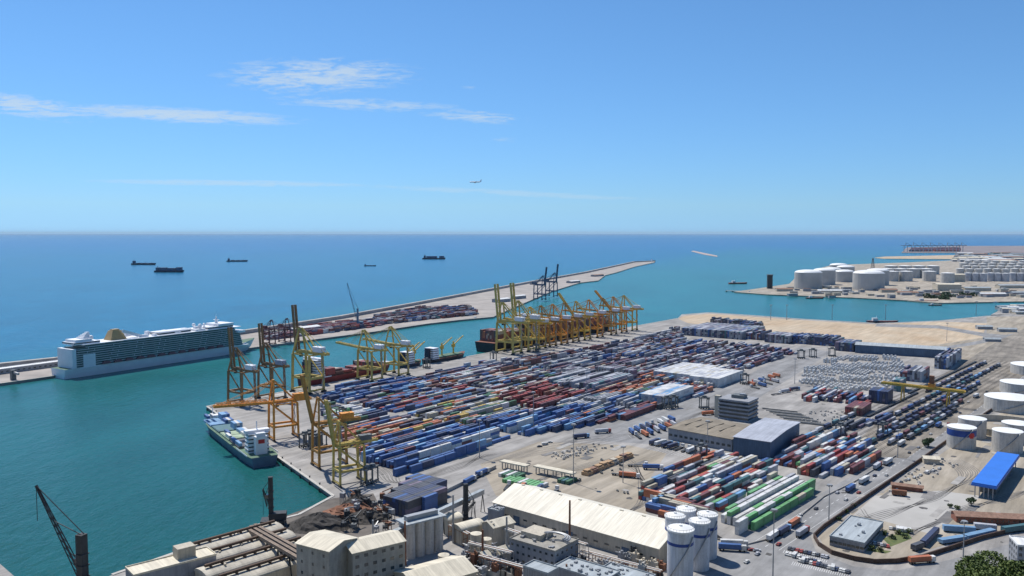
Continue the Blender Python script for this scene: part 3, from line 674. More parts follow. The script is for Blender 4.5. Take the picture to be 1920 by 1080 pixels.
# general cargo ships with derricks on the long quay
def derrick_ship(px0, px1, label, hm, off=13, B=19, sup=-.36):
    a_, b_ = quay_at(px0), quay_at(px1); L = (b_-a_).length; c = (a_+b_)/2 + QN*off
    t = thing('cargo_ship', label, 'cargo ship', (c.x, c.y, 0), QA)
    MB().hull(L, B, 8, m=0, md=1, sheer=2.5, rake=.06).build('hull', [hm, deckr], t)
    b = MB(); superstructure(b, sup*L, 0, B*.9, 12, 8, 5); b.build('superstructure', [shipw, glass], t)
    MB().box(sup*L-8, 0, 8, 5, 6, 15).build('funnel', hulln, t)
    b = MB(); b.box(.05*L, 0, 8, L*.6, B*.75, 2); b.build('hatch_covers', deckg, t)
    for x in (-.1, .2):
        m_ = MB(); m_.cyl(x*L, 0, 8, 27, 1.2, 8); m_.box(x*L, 0, 19, 4, 4, 4); m_.beam((x*L, 0, 22), (x*L+16, -5, 34), 1.1); m_.beam((x*L, 0, 27), (x*L+16, -5, 34), .35); m_.build('derrick', yellow, t)
    return t
derrick_ship(766, 800, 'short grey cargo ship with white bridge just beyond the red ship', hulln, sup=-.2)
derrick_ship(812, 884, 'dark cargo ship with two yellow deck derricks between the crane groups', hulld)
# anchored ships far out
def far_ship(cx, cy, wpx, label, kind):
    c = P(cx, cy, 0); L = wpx/F*c.y; t = thing('anchored_ship', label, 'ship', (c.x, c.y, 0), R(random.choice((4, -5, 8))), None)
    MB().hull(L, L*.15, L*.055, m=0, md=0, sheer=3).build('hull', hulln, t)
    b = MB(); b.box(-.40*L, 0, L*.055, L*.07, L*.13, L*.10); b.cyl(-.4*L, 0, L*.15, L*.2, L*.008, 6); b.build('superstructure', cnavy, t)
    b = MB()
    if kind == 1:
        for x, l_, h_ in ((-.2,.22,.10),(.08,.24,.085),(.33,.16,.11)): b.box(x*L, 0, L*.055, l_*L, L*.13, h_*L)
    elif kind == 2:
        b.box(-.1*L, 0, L*.055, .45*L, L*.12, .075*L); b.box(.33*L, 0, L*.055, .2*L, L*.13, .085*L)
    else:
        for x in (-.2, .05, .3): b.box(x*L, 0, L*.055, .18*L, L*.1, .02*L); b.cyl(x*L, 0, L*.07, L*.12, L*.006, 6)
    b.build('deck_cargo', cnavy, t)
far_ship(270, 496.5, 48, 'low dark tanker at anchor, farthest left on the open sea', 0)
far_ship(318, 510.5, 58, 'dark ship with three humps of cargo, nearest of those at anchor', 1)
far_ship(445, 490.5, 39, 'low dark freighter at anchor between the paired ships and the smallest one', 0)
far_ship(694, 499, 23, 'smallest dark ship at anchor, in the middle of the open sea', 0)
far_ship(814, 486, 44, 'dark ship at anchor with a gap in its deck cargo, rightmost at sea', 2)
def vessel(cx, cy, L, label, hm, rz, cat='boat', name='workboat', z=3):
    c = P(cx, cy, 0); t = thing(name, label, cat, (c.x, c.y, 0), rz)
    MB().hull(L, L*.2, L*.06, m=0, md=1, sheer=1).build('hull', [hm, deckr], t)
    b = MB(); superstructure(b, -.25*L, 0, L*.13, L*.16, L*.06, 3, fh=L*.03); b.cyl(-.2*L, 0, L*.14, L*.22, .4, 6); b.build('superstructure', [shipw, glass], t)
    return t
vessel(1384, 532, 70, 'red and navy ship lying at the headland jetty', hullr, R(10), 'ship', 'tanker_ship')
vessel(1655, 605, 62, 'navy ship behind the sandy flat', hulln, R(-4), 'ship', 'coaster')
vessel(1738, 566, 60, 'dark ship moored below the green patch of the headland', hulln, R(2), 'ship', 'coaster')
vessel(1754, 573, 34, 'small dark boat sailing in the channel below the headland', hulln, R(0))
vessel(1862, 568, 26, 'white launch leaving a wake at the right end of the channel', shipw, R(180))
vessel(1410, 549, 34, 'grey barge at the tip of the headland', hulld, R(0), 'barge', 'barge')
vessel(1528, 560, 50, 'dark tanker barge below the twin white tanks', hulld, R(2), 'barge', 'barge')
vessel(895, 598, 30, 'white pilot launch by the outer terminal quay', shipw, R(55))
# ------------------------------------------------------------------ quay cranes
def sts(loc, rz, label, m, boom=82, s=1.0, H=38.0, BL_=46, group=None, lattice=False, house=None, wide=9, gauge=13, bw=1.9, boomm=None):
    t = thing('quay_crane', label, 'crane', loc, rz, group); house = house or shipw
    def v(x, y, z): return (x*s, y*s, z*s)
    g_ = gauge; wy = wide
    for x in (-g_, g_):
        for y in (-wy, wy):
            b = MB(); b.beam(v(x, y, 2.2), v(x*.96, y*.9, H), 2.0*s, 1.9*s); lg = b.build('leg', m, t)
            w_ = MB(); w_.box(x*s, y*s, .25, 1.6*s, 6.5*s, 1.4*s); w_.box(x*s, y*s, 1.5*s, 1.3*s, 3*s, 1*s)
            w_.build('bogie', darksteel, lg)
    b = MB()
    for x in (-g_, g_):
        b.beam(v(x, -wy, 3), v(x, wy, 3), 1.5*s); b.beam(v(x*.98, -wy*.95, 15), v(x*.98, wy*.95, 15), 2.0*s, 2.4*s); b.beam(v(x*.96, -wy*.9, H), v(x*.96, wy*.9, H), 1.4*s)
    for y in (-wy, wy):
        b.beam(v(-g_, y*.95, 15), v(g_, y*.95, 15), 1.6*s, 2.0*s); b.beam(v(-g_, y*.95, 15), v(g_*.96, y*.9, H), 1.1*s); b.beam(v(-g_, y*.9, H), v(g_, y*.9, H), 1.0*s)
    b.build('portal_frame', m, t)
    b = MB(); hx = g_+2
    for y in (-bw, bw): b.beam(v(-g_-17, y, H+2), v(hx, y, H+2), 1.5*s, 2.6*s)
    for x in range(int(-g_-17), int(hx)+1, 6): b.beam(v(x, -2.6, H+2), v(x, 2.6, H+2), .5*s)
    b.build('girder', m, t)
    bo_ = MB(); ca_, sa_ = math.cos(R(boom)), math.sin(R(boom))
    def bp(d, y, h=0): return v(hx + d*ca_ - h*sa_, y, H+2 + d*sa_ + h*ca_)
    for y in (-bw, bw): bo_.beam(bp(0, y), bp(BL_, y), 1.5*s, 2.4*s)
    n = 9
    for i in range(n+1): bo_.beam(bp(BL_*i/n, -2.6), bp(BL_*i/n, 2.6), .45*s)
    for i in range(n): bo_.beam(bp(BL_*i/n, -2.6 if i % 2 else 2.6), bp(BL_*(i+1)/n, 2.6 if i % 2 else -2.6), .3*s)
    if lattice:
        for y in (-bw, bw):
            bo_.beam(bp(3, y, 3), bp(BL_-3, y, 3), .5*s)
            for i in range(n): bo_.beam(bp(BL_*i/n, y, 0), bp(BL_*(i+.5)/n, y, 3), .35*s); bo_.beam(bp(BL_*(i+.5)/n, y, 3), bp(BL_*(i+1)/n, y, 0), .35*s)
    bo_.build('boom', boomm or m, t)
    b = MB(); ax, az = g_-3, H+25
    for y in (-1, 1):
        b.beam(v(g_*.96, y*wy*.9, H), v(ax, y*2, az), 1.4*s); b.beam(v(-g_*.9, y*3, H+3), v(ax, y*2, az), 1.1*s)
    b.beam(v(ax, -2.5, az), v(ax, 2.5, az), 1.2*s); b.beam(v(ax+1, -5, H+12), v(ax+1, 5, H+12), .6*s)
    b.build('apex_frame', m, t)
    b = MB()
    for y in (-2.2, 2.2):
        b.beam(v(ax, y, az), v(-g_-16, y, H+3), .35*s)
        if boom < 30:
            b.beam(v(ax, y, az), bp(BL_*.45, y, 1), .35*s); b.beam(v(ax, y, az), bp(BL_*.92, y, 1), .35*s)
        else: b.beam(v(ax, y, az), bp(BL_*.5, y, 0), .3*s)
    b.build('stay', m, t)
    b = MB(); b.box((-g_-4)*s, 0, (H+3.3)*s, 12*s, 6.5*s, 4.6*s); b.box((-g_-4)*s, 0, (H+7.9)*s, 12.6*s, 7*s, .5*s); b.build('machinery_house', house, t)
    b = MB(); b.box((hx-8)*s, 2.5*s, (H-3)*s, 3*s, 2.6*s, 3*s); b.build('operator_cab', glass, t)
    # stair tower
    b = MB()
    for k in range(6): b.beam(v(-g_-1.5, -wy+.5 + (3 if k % 2 else 0), 3+k*6), v(-g_-1.5, -wy+.5+(0 if k % 2 else 3), 9+k*6), .9*s, .3*s)
    b.build('stair', steel, t)
    return t
NA = math.atan2(QN.y, QN.x); NB = math.atan2(BN.y, BN.x)
def on_quay(px, inland=20): q = quay_at(px) - QN*inland; return (q.x, q.y, 3.05)
sts(on_quay(432), NA, 'brown quay crane with raised boom nearest the quay corner', cbrown, 84, .92, house=shipw)
sts(on_quay(488), NA, 'dark brown quay crane with raised boom, next after the corner one', cbrown, 85, .93, house=mat('navy_white_house', (.3,.34,.42), .5))
sts(on_quay(556), NA, 'yellow quay crane, its dark boom raised tallest of the near group', olive, 84, 1.12, boomm=cbrown)
sts(on_quay(672), NA, 'olive yellow quay crane with lowered boom, left of the pair over the red ship', olive, 4, .95)
sts(on_quay(722), NA, 'olive yellow quay crane with lowered boom, right of the pair over the red ship', olive, 4, .95)
sts(on_quay(934), NA, 'tall olive quay crane with raised boom, left of the far raised pair', olive, 84, 1.18, bw=2.9)
sts(on_quay(963), NA, 'tall olive quay crane with raised boom, right of the far raised pair', olive, 84, 1.18, bw=2.9)
ochre = mat('crane_ochre', (.42,.23,.05), .6, var=.3, scale=.2, wear=.5)
farc = [(984, 3, yellow), (1004, 3, ochre), (1026, 3, orange), (1048, 3, ochre), (1070, 50, yellow), (1094, 3, orange), (1120, 3, ochre), (1140, 45, orange), (1160, 3, yellow)]
for i, (px, bm, m_) in enumerate(farc):
    sts(on_quay(px), NA, {yellow: 'yellow', orange: 'orange', ochre: 'brownish ochre'}[m_] + ' crane working the largest ship, %s from its left end' % ORD[i+1], m_, bm, 1.0, group='cranes over the largest ship')
def on_b(px, py): q = P(px, py); return (q.x, q.y, 3.05)
sts(on_b(532, 822), NB, 'orange quay crane with its long boom lowered over the feeder ship', orange, 2, .82, BL_=56, lattice=True, house=orange, bw=2.4)
sts(on_b(618, 872), NB, 'brown orange quay crane with raised boom at the middle of the short quay', mat('crane_rust_orange', (.46,.23,.05), .6, var=.3, scale=.2, wear=.4), 78, .84, house=orange)
sts(on_b(655, 906), NB, 'yellow lattice quay crane with raised boom at the inner end of the short quay', olive, 80, .72, lattice=True, house=cgrey)
def navy_pos(px, py): q = P(px, py); return (q.x, q.y, 3.05)
sts(navy_pos(1012, 562), NA+math.pi, 'dark navy quay crane on the breakwater terminal, left of two', cnavy, 82, 1.02, house=cnavy)
sts(navy_pos(1034, 556), NA+math.pi, 'dark navy quay crane on the breakwater terminal, right of two', cnavy, 84, 1.06, house=cnavy)
sts(navy_pos(505, 645), NA+math.pi, 'dark maroon crane on the outer quay beside the cruise ship bow, left one', cmaroon, 3, .62, house=cmaroon)
sts(navy_pos(534, 641), NA+math.pi, 'dark maroon crane on the outer quay near the cruise ship, right one', cmaroon, 3, .62, house=cmaroon)
# mobile harbour cranes
def mobile(loc, rz, label, m, tower=22, jib=45, ang=60, s=1.0, w_=3.2):
    t = thing('harbour_crane', label, 'crane', loc, rz)
    b = MB(); b.box(0, 0, 1.0, 14*s, 9*s, 3*s); 
    for x in (-6, 6):
        for y in (-5.5, 5.5): b.cyl(x*s, y*s, 0, 1.5, 1.4*s, 8); b.beam((x*.7*s, y*.5*s, 2), (x*s, y*s, 1.5), 1*s)
    b.build('chassis', darksteel, t)
    b = MB(); b.box(-3*s, 0, 4*s, 10*s, 6*s, 4*s); b.build('counterweight_house', m, t)
    b = MB(); b.box(1*s, 0, 4*s, w_*s, w_*s, tower*s)
    for k in range(4): b.box(1*s, 0, (6+k*5)*s, (w_+.8)*s, (w_+.8)*s, .4*s)
    b.build('tower', m, t)
    b = MB(); c_, s_ = math.cos(R(ang)), math.sin(R(ang)); z0 = 12*s
    tip = Vector((2.5*s+jib*s*c_, 0, z0+jib*s*s_))
    for y in (-1, 1):
        for o in (-.9, .9):
            b.beam((2.5*s - o*s_*s, y*s, z0 + o*c_*s), tip + Vector((-o*s_*s*.3, y*s*.3, o*c_*s*.3)), .35*s)
    n = 12
    for i in range(n):
        f = i/n; g_ = (i+1)/n; p0 = Vector((2.5*s, 0, z0)).lerp(tip, f); p1 = Vector((2.5*s, 0, z0)).lerp(tip, g_)
        for y in (-1, 1): b.beam(p0 + Vector((-.9*s_*s*(1-.7*f), y*s*(1-.7*f), .9*c_*s*(1-.7*f))), p1 + Vector((.9*s_*s*(1-.7*g_), y*s*(1-.7*g_), -.9*c_*s*(1-.7*g_))), .2*s)
    b.build('jib', m, t)
    b = MB(); b.beam((0, -.6*s, (4+tower)*s), tip, .3*s); b.beam((0, .6*s, (4+tower)*s), Vector((2.5*s,0,z0)).lerp(tip, .6), .3*s); b.beam(tip, tip - Vector((0,0,16*s)), .2*s); b.build('rope', darksteel, t)
    b = MB(); b.box(3.4*s, 0, 17*s, 2*s, 2*s, 2.2*s); b.build('operator_cab', glass, t)
    return t
p = P(160, 1128); mobile((p.x, p.y, 3), R(160), 'dark lattice jib crane leaning over the water at the lower left corner', darksteel, 26, 44, 57, 1.1, 3.4)
p = P(512, 985); mobile((p.x, p.y, 3), R(190), 'dark ship unloader tower on the bulk quay beside the conveyor sheds', darksteel, 26, 11, 74, 1.0, 2.6)
p = P(672, 612); mobile((p.x, p.y, 3), R(185), 'pale blue mobile crane with its jib up on the outer terminal', mat('crane_pale_blue', (.14,.24,.32), .6), 26, 62, 76, 1.15)
p = P(871, 985); mobile((p.x, p.y, 3), R(20), 'dark pylon crane between the conveyor gallery and the white roofed sheds', darksteel, 28, 8, 40, .8, 3.2)
# ------------------------------------------------------------------ buildings
def bld(name, label, cat, c, rz, L, W, H, wm_, rm, kind='flat', rise=3.0, parapet=.6, windows=None, doors=None, z=3.0, extra=None):
    t = thing(name, label, cat, (c[0], c[1], z), rz)
    if kind == 'gable':
        MB().gable(L, W, -.5, H, H+rise).build('wall', wm_, t); MB().roof(L, W, H, H+rise).build('roof', rm, t)
    elif kind == 'barrel':
        b = MB(); n = 10; a = L/2
        b.box(0, 0, -.5, L, W, H+.5); b.build('wall', wm_, t)
        r_ = MB(); pts = [((W/2+.4)*math.cos(math.pi*i/n), H+.03+rise*math.sin(math.pi*i/n)) for i in range(n+1)]
        vs = [(x, y, z_) for x in (-a-.4, a+.4) for y, z_ in pts]
        r_._add(vs, [(i, i+1, n+2+i, n+1+i) for i in range(n)] + [tuple(range(n, -1, -1)), tuple(range(n+1, 2*n+2)), (0, n+1, 2*n+1, n)], 0); r_.build('roof', rm, t)
    elif kind == 'canopy':
        b = MB(); 
        for i in range(5):
            for y in (-W/2+1, W/2-1): b.box(-L/2+2+i*(L-4)/4, y, 0, .6, .6, H)
        b.build('posts', steel, t); MB().box(0, 0, H, L, W, .9).build('roof', rm, t)
    else:
        MB().box(0, 0, -.5, L, W, H+.5).build('wall', wm_, t)
        b = MB(); b.box(0, 0, H+.003, L+.3, W+.3, .35)
        for y in (-W/2, W/2): b.box(0, y, H+.35, L+.3, .35, parapet)
        for x in (-L/2, L/2): b.box(x, 0, H+.35, .35, W-.36, parapet)
        b.build('roof', rm, t)
    if windows:
        rows, cols, ww, wh, faces = windows
        for fc in faces:
            n_ = cols if fc in 'SN' else max(1, int(cols*W/L)); span = L if fc in 'SN' else W
            for r_ in range(rows):
                for c_ in range(n_):
                    x = -span/2 + span*(c_+.5)/n_; zz = (r_+.35)*H/rows
                    wbm = MB()
                    if fc == 'S': wbm.box(x, -W/2-.01, zz, ww, .12, wh)
                    if fc == 'N': wbm.box(x, W/2+.01, zz, ww, .12, wh)
                    if fc == 'W': wbm.box(-L/2-.01, x, zz, .12, ww, wh)
                    if fc == 'E': wbm.box(L/2+.01, x, zz, .12, ww, wh)
                    wbm.build('window', glass, t)
    if doors:
        for fc, x, ww, wh in doors:
            d_ = MB()
            if fc == 'S': d_.box(x, -W/2-.02, .02, ww, .16, wh)
            if fc == 'W': d_.box(-L/2-.02, x, .02, .16, ww, wh)
            if fc == 'E': d_.box(L/2+.02, x, .02, .16, ww, wh)
            d_.build('door', bluew, t)
    return t
def vents(t, n, L, W, z, m=steel, s=1.5, name='roof_vent'):
    for i in range(n):
        b = MB(); x, y = random.uniform(-L/2, L/2)*.85, random.uniform(-W/2, W/2)*.8; a = random.uniform(.7, 1.3)*s
        b.box(x, y, z, a, a*random.uniform(.8, 1.6), a*random.uniform(.5, 1)); b.build(name, m, t)
def quadc(pts, z):
    """centre, heading, length, width from four roof corners: front-left, front-right, back-right, back-left"""
    q = [P(a, b, z) for a, b in pts]; c = sum(q, Vector())/4; d = (q[1]-q[0]) + (q[2]-q[3]); L = d.length/2; e = (q[3]-q[0]) + (q[2]-q[1]); w2 = e.length/2
    return c, (math.atan2(d.y, d.x) if L > w2 else math.atan2(-e.x, e.y)), L, w2
# long cream warehouse
c, rz, L, W = quadc([(925,942),(1235,1029),(1278,973),(966,892)], 12)
print('warehouse', L, W, math.degrees(rz))
e0, e1 = P(925,942,12.5), P(1235,1029,12.5); wd_ = (e1-e0).normalized(); c = (e0+e1)/2 + Vector((-wd_.y, wd_.x, 0))*21; rz = math.atan2(wd_.y, wd_.x)
wh = bld('warehouse', 'long cream roofed warehouse in the foreground beside the white silos', 'warehouse', c, rz, (e1-e0).length, 42, 9.5, cream, mat('warehouse_roof', (.74,.69,.57), .6, var=.07, scale=.03, detail=8, ostreak=(1.5, 25, 25)), 'gable', 7.0, doors=[('S', -40, 5, 5), ('S', 0, 5, 5), ('S', 38, 5, 5), ('E', 0, 6, 6)], windows=(1, 16, 3, 1, 'S'))
for i in range(8):
    MB().box(-52+i*14.8, 0, 16.6, 2.2, 1.0, .6).build('ridge_vent', creamr, wh)

# silos
def silo(px, py_top, D, r, top, label):
    X = (px-960)/F*D; t = thing('silo', label, 'silo', (X, D, 3), 0, 'white silos beside the long warehouse')
    MB().cyl(0, 0, 0, top-3, r, 36).build('barrel', mat('silo_wall', (.60,.62,.66), .6, var=.06), t, False) if False else MB().cyl(0, 0, 0, top-3, r, 40).build('barrel', silow, t)
    MB().cyl(0, 0, top-10, top-8.4, r+.05, 40).build('blue_band', siloB, t)
    b = MB(); b.cyl(0, 0, top-3, top-2.2, r+.35, 40); b.cyl(0, 0, top-2.2, top-1.0, r*.96, 40, r2=r*.25); b.cyl(0, 0, top-1.0, top-.4, .9, 10); b.build('roof', tankw, t)
    b = MB()
    for k in range(26):
        a = math.pi*1.15 + k*.075; a2 = a+.075; z0 = 2+(top-7)*k/26; z1 = 2+(top-7)*(k+1)/26
        b.beam(((r+.4)*math.cos(a), (r+.4)*math.sin(a), z0), ((r+.4)*math.cos(a2), (r+.4)*math.sin(a2), z1), .8, .25)
    b.build('stair', steel, t)
    b = MB()
    for k in range(24): b.beam(((r)*math.cos(k*.2618), (r)*math.sin(k*.2618), top-2.2), ((r)*math.cos(k*.2618), (r)*math.sin(k*.2618), top-1.1), .1)
    for k in range(24): b.beam(((r)*math.cos(k*.2618), (r)*math.sin(k*.2618), top-1.1), ((r)*math.cos((k+1)*.2618), (r)*math.sin((k+1)*.2618), top-1.1), .12)
    b.build('railing', steel, t)
silow = mat('silo_wall', (.58,.60,.64), .6, var=.08, scale=.2, wear=.12, ostreak=(1.2, 1.2, 12), oamt=.2)
for px, py, D, lb in ((1283,1000,415,'nearest white silo with blue band and stair, front of the five'), (1319,985,430,'white silo right behind the nearest one'), (1334,972,446,'white silo at the right end of the five'),
                      (1272,975,447,'white silo at the left end of the five'), (1293,962,464,'white silo at the back of the five')):
    zt = EYE - (py-437)/F*D; silo(px, py, D, 6.6 if D < 420 else 5.4, zt-3+2, lb)
greyc = mat('shaded_weathered_cream', (.36,.345,.31), .85, var=.15, scale=.15, wear=.2, ostreak=(1.2, 1.2, 12), oamt=.2)  # cream greyed to stand in for shade on the walls; streaks and wear are dirt
# tall cream factory
c = P(607, 1012, 30)
t = bld('factory_tower', 'tall cream factory block with plain shaded grey side, left of the pair', 'building', P(613,1014,30), R(-30), 21, 20, 27, greyc, creamr, 'gable', 2.0, windows=(5, 3, 1.2, 1.4, 'S'))
t = bld('factory_tower', 'tall cream factory block with many dark windows, right of the pair', 'building', P(697,1016,27), R(35), 28, 17, 24, greyc, creamr, 'gable', 2.4, windows=(5, 6, 2.0, 1.6, 'SE'))
# white roofed gatehouse lower left
t = bld('quay_building', 'pale flat roofed building at the lower left edge of the bulk quay', 'building', P(322,1053,16), R(41), 40, 13, 13, greyw, creamr, 'flat', windows=(1, 7, 1.6, 1.5, 'S'))
b = MB(); b.box(7, 2, 13.4, 9, 7, 5.5); b.build('rooftop_cabin', cream, t)
# conveyor sheds
for i, (px, py) in enumerate([(432,1012),(452,1028),(478,1046),(506,1064)]):
    c = P(px, py, 12)
    s_ = bld('bulk_shed', ['farthest','second','third','nearest'][i] + ' of four parallel conveyor sheds on the bulk quay', 'shed', c, R(46), 58, 13.4, 9, cream, mat('shed_roof_%d' % i, (.50,.46,.38), .85, var=.22, scale=.15, detail=8, ostreak=(3, 30, 30)), 'barrel', 2.2)
    b = MB(); b.box(0, 0, 12.0, 54, 1.3, 1.3); 
    for k in range(9): b.box(-24+k*6, 0, 11.2, .5, 3, 1.2)
    b.build('roof_conveyor', mat('conveyor_brown_%d' % i, (.10,.065,.045), .85), s_)
    vents(s_, 8, 54, 8, 11.2, cream, .8)
woodg = mat('weathered_brown', (.22,.17,.13), .9, var=.3, scale=.4)
def gallery(p0, z0, p1, z1, label, w_=3, m=steel, rz=None, seg=5, h=2.8):
    a = P(*p0, 3); b_ = P(*p1, 3); a = P(*p0, z0); b_ = P(*p1, z1)
    t = thing('conveyor_gallery', label, 'conveyor', (0,0,0)); g_ = MB(); g_.beam(a, b_, w_, h); g_.build('gallery', m, t); n = seg
    MB().beam(a+Vector((0,0,h*.55)), b_+Vector((0,0,h*.55)), w_+.3, .25).build('roof', greyr if m is steel else woodg, t)
    for k in range(n+1):
        p_ = a.lerp(b_, k/n); l_ = MB(); l_.beam((p_.x-1.2, p_.y, 3), (p_.x, p_.y, p_.z-h/2), .5); l_.beam((p_.x+1.2, p_.y, 3), (p_.x, p_.y, p_.z-h/2), .5); l_.build('trestle', darksteel, t)
gallery((478,985), 14, (576,1040), 20, 'farthest brown conveyor bridge crossing to the factory towers', 1.6, woodg, h=1.6)
gallery((462,992), 14, (566,1052), 20, 'nearest brown conveyor bridge crossing to the factory towers', 1.6, woodg, h=1.6)
gallery((470,988), 14, (571,1046), 20, 'middle brown conveyor bridge crossing to the factory towers', 1.6, woodg, h=1.6)
gallery((740,1000), 18, (905,922), 16, 'long grey conveyor gallery rising past the silo battery', 2.6, steel, seg=8)
# grey silo battery
bt = thing('silo_battery', 'grey battery of ribbed silos under the conveyor gallery', 'silo', (*P(790,1035,3)[:2], 3), R(38))
for i in range(4):
    for j in range(2):
        MB().cyl(-9+i*6, -3+j*6, 0, 19, 2.95, 20).build('cylinder', tankg, bt)
MB().box(0, 0, 19, 26, 12, .8).build('roof', greyr, bt); MB().box(0, 0, 19.8, 20, 3.5, 2.6).build('head_house', steel, bt)
# small white-roofed sheds
for px, py, rz_, L, W, H, kind, lb in [
    (846,970,38,10,9,9,'barrel','small curved cream shed nearest the conveyor gallery'), (878,985,38,16,9,9,'barrel','curved cream shed in the middle of the small roofs'),
    (934,980,38,15,11,11,'gable','white roofed shed against the long warehouse end'), (925,1036,38,17,8,6,'gable','low white roofed shed in front of the round tanks'),
    (1100,1068,-38,30,15,7,'flat','low flat roofed plant with pipes in front of the long warehouse'), (1175,1075,-38,26,12,6,'flat','low flat roofed plant nearest the silos'),
    (930,955,-36,8,6,9,'flat','small cream shed at the far end of the long warehouse')]:
    t = bld('shed', lb, 'shed', P(px, py, H+3), R(rz_), L, W, H, cream if kind != 'flat' else greyw, creamr if kind != 'flat' else greyr, kind, 2.2)
    vents(t, 3 if kind != 'flat' else 14, L, W, H+(.35 if kind == 'flat' else 1.2), steel if kind == 'flat' else cream, 1.2)
for px, py, r_, h_, lb in [(893,1000,3.2,13,'slim cream tank right of two beside the curved sheds'), (912,1010,2.8,10,'short cream tank beside the slim one'), (832,1040,3,6,'squat cream tank by the silo battery foot')]:
    p = P(px, py, 3+h_); t = thing('round_tank', lb, 'tank', (p.x, p.y, 3)); MB().cyl(0,0,0,h_,r_,20).build('barrel', cream, t); MB().cyl(0,0,h_,h_+.8,r_+.1,20,r2=.6).build('roof', creamr, t)
t = bld('processing_plant', 'concrete processing plant with looping silver pipes beside the long warehouse', 'building', P(1020,1012,15), R(-38), 30, 22, 12, greyw, mat('plant_roof', (.30,.285,.25), .9, var=.2, scale=.3), 'flat', windows=(3, 8, 1.5, 1.2, 'SE'))
b = MB(); b.box(-6, 2, 12.35, 13, 12, 3); b.build('rooftop_cabin', cream, t); vents(t, 16, 28, 20, 12.4, steel, 1.3)
for k, r_ in enumerate((4.6, 5.6, 6.6)):
    b = MB(); pr = None
    for i in range(17):
        a = math.pi*i/16 - .3; q = (8+r_*math.cos(a)*1.3, -1+r_*math.sin(a), 16.2-.2*k)
        if pr: b.tube(pr, q, .42)
        pr = q
    b.tube(pr, (pr[0]-2, pr[1]-1, 3), .42); b.build('pipe', steel, t)
t = bld('ribbed_plant', 'grey ribbed metal tower block at the bottom edge beside the plant', 'building', P(1014,1072,14), R(-38), 15, 9, 13, steel, greyr, 'flat'); 
b = MB()
for i in range(14): b.box(-7+i*1.05, -4.6, 0, .35, .25, 12.8)
b.build('wall_rib', greyw, t)
t = bld('shed', 'big low cream roof at the bottom edge below the silo battery', 'shed', P(815,1072,12), R(36), 34, 24, 9, cream, creamr, 'gable', 3.5)
# brown depot + blue depot + office
c, rz, L, W = quadc([(1256,803),(1378,825),(1425,801),(1312,782)], 13)
print('depot', L, W, math.degrees(rz))
t = bld('depot', 'wide brown roofed depot joined to the blue shed', 'warehouse', c, rz, L, W, 10, greyw, brownr, 'gable', 1.5, windows=(1, 12, 3, 2, 'S'))
for i in range(4): MB().box(-L/2+8+i*(L-16)/4, 0, 11.6, 1.2, W*.5, .4).build('ridge_vent', brownr, t)
c2, rz2, L2, W2 = quadc([(1379,816),(1441,828),(1498,791),(1437,781)], 18)
print('bluedepot', L2, W2, math.degrees(rz2))
t = bld('depot', 'tall blue walled shed with pale roof joined to the brown depot', 'warehouse', c2, rz2, L2, W2, 14, bluew, mat('pale_blue_roof', (.40,.42,.47), .6, var=.15, scale=.05, ostreak=(1.5, 25, 25)), 'gable', 1.2, doors=[('S', -8, 6, 7), ('S', 8, 6, 7)])
p = P(1384, 784); t = thing('office_building', 'grey five storey office block with dark window bands behind the brown depot', 'building', (p.x, p.y, 3), UA-math.pi/2)
for k in range(6):
    MB().box(0, 0, k*3.6, 30, 26, 1.6).build('floor_band', greyw, t)
    if k < 5: MB().box(0, 0, k*3.6+1.6, 28.6, 24.6, 2.0).build('window_band', glass, t)
MB().box(0, 2, 19.6, 12, 10, 3).build('roof_plant', cgrey, t); MB().cyl(3, 2, 22.6, 24, 3, 12).build('roof_tank', steel, t); MB().box(-18, -6, 0, 5, 5, 21).build('stair_tower', cream, t)
# canopies, grey hut, blue roof, terracotta shed
def canopy(p0, label, L, W, H, rz, rm): return bld('canopy', label, 'canopy', P(*p0), rz, L, W, H, steel, rm, 'canopy')
canopy((965,882), 'cream canopy on posts left of two in the lorry park', 24, 6, 5, UA-math.pi/2, creamr)
canopy((1040,894), 'pale yellow canopy on posts right of two in the lorry park', 34, 6, 5, UA-math.pi/2, creamr)
c, rz, L, W = quadc([(1558,1007),(1618,1020),(1660,978),(1591,971)], 8)
print('hut', L, W)
t = bld('office_hut', 'flat grey roofed single storey building inside the curve of the road wall', 'building', c, rz, L, W, 5, greyw, greyr, 'flat', windows=(1, 8, 2, 1.4, 'SE')); vents(t, 5, L, W, 5.4, steel, 1.2)
c, rz, L, W = quadc([(1822,905),(1868,915),(1909,855),(1872,848)], 12)
print('blue canopy', L, W)
t = bld('canopy', 'bright blue roofed loading canopy at the right edge', 'canopy', c, rz, L, W, 9, steel, bluer, 'canopy'); MB().box(0, 0, 0, L*.7, W*.7, 4).build('tanker_bay', cgrey, t)
MB().box(0, 0, 7.6, L+.6, W+.6, 1.4).build('fascia', bluer, t)
pts = poly([(1788,975),(1830,980),(1960,985),(2100,990)]); a, b_ = pts[0], pts[3]; c = (a+b_)/2
bld('brick_shed', 'long low terracotta roofed brick shed at the right edge', 'shed', c, math.atan2(b_.y-a.y, b_.x-a.x), (b_-a).length, 9, 4, brick, tile, 'gable', 1.6, windows=(1, 30, 1, 1.3, 'S'))
pts = poly([(1672,915),(1730,922)]); a, b_ = pts
bld('brick_shed', 'short brown tiled shed below the rubble yard', 'shed', (a+b_)/2, math.atan2(b_.y-a.y, b_.x-a.x), (b_-a).length, 5, 3, brick, tile, 'gable', 1.0)
bld('hut', 'small cream hut beside the dark tree and road wall', 'hut', P(1745,868), R(-15), 11, 8, 4, cream, creamr, 'gable', 1.2)
bld('apartment_block', 'dark grey building cut by the right edge near the lower corner', 'building', P(1922,1062), R(-15), 12, 14, 13, greyw, whiter, 'flat', windows=(4, 4, 1.4, 1.6, 'SW'))
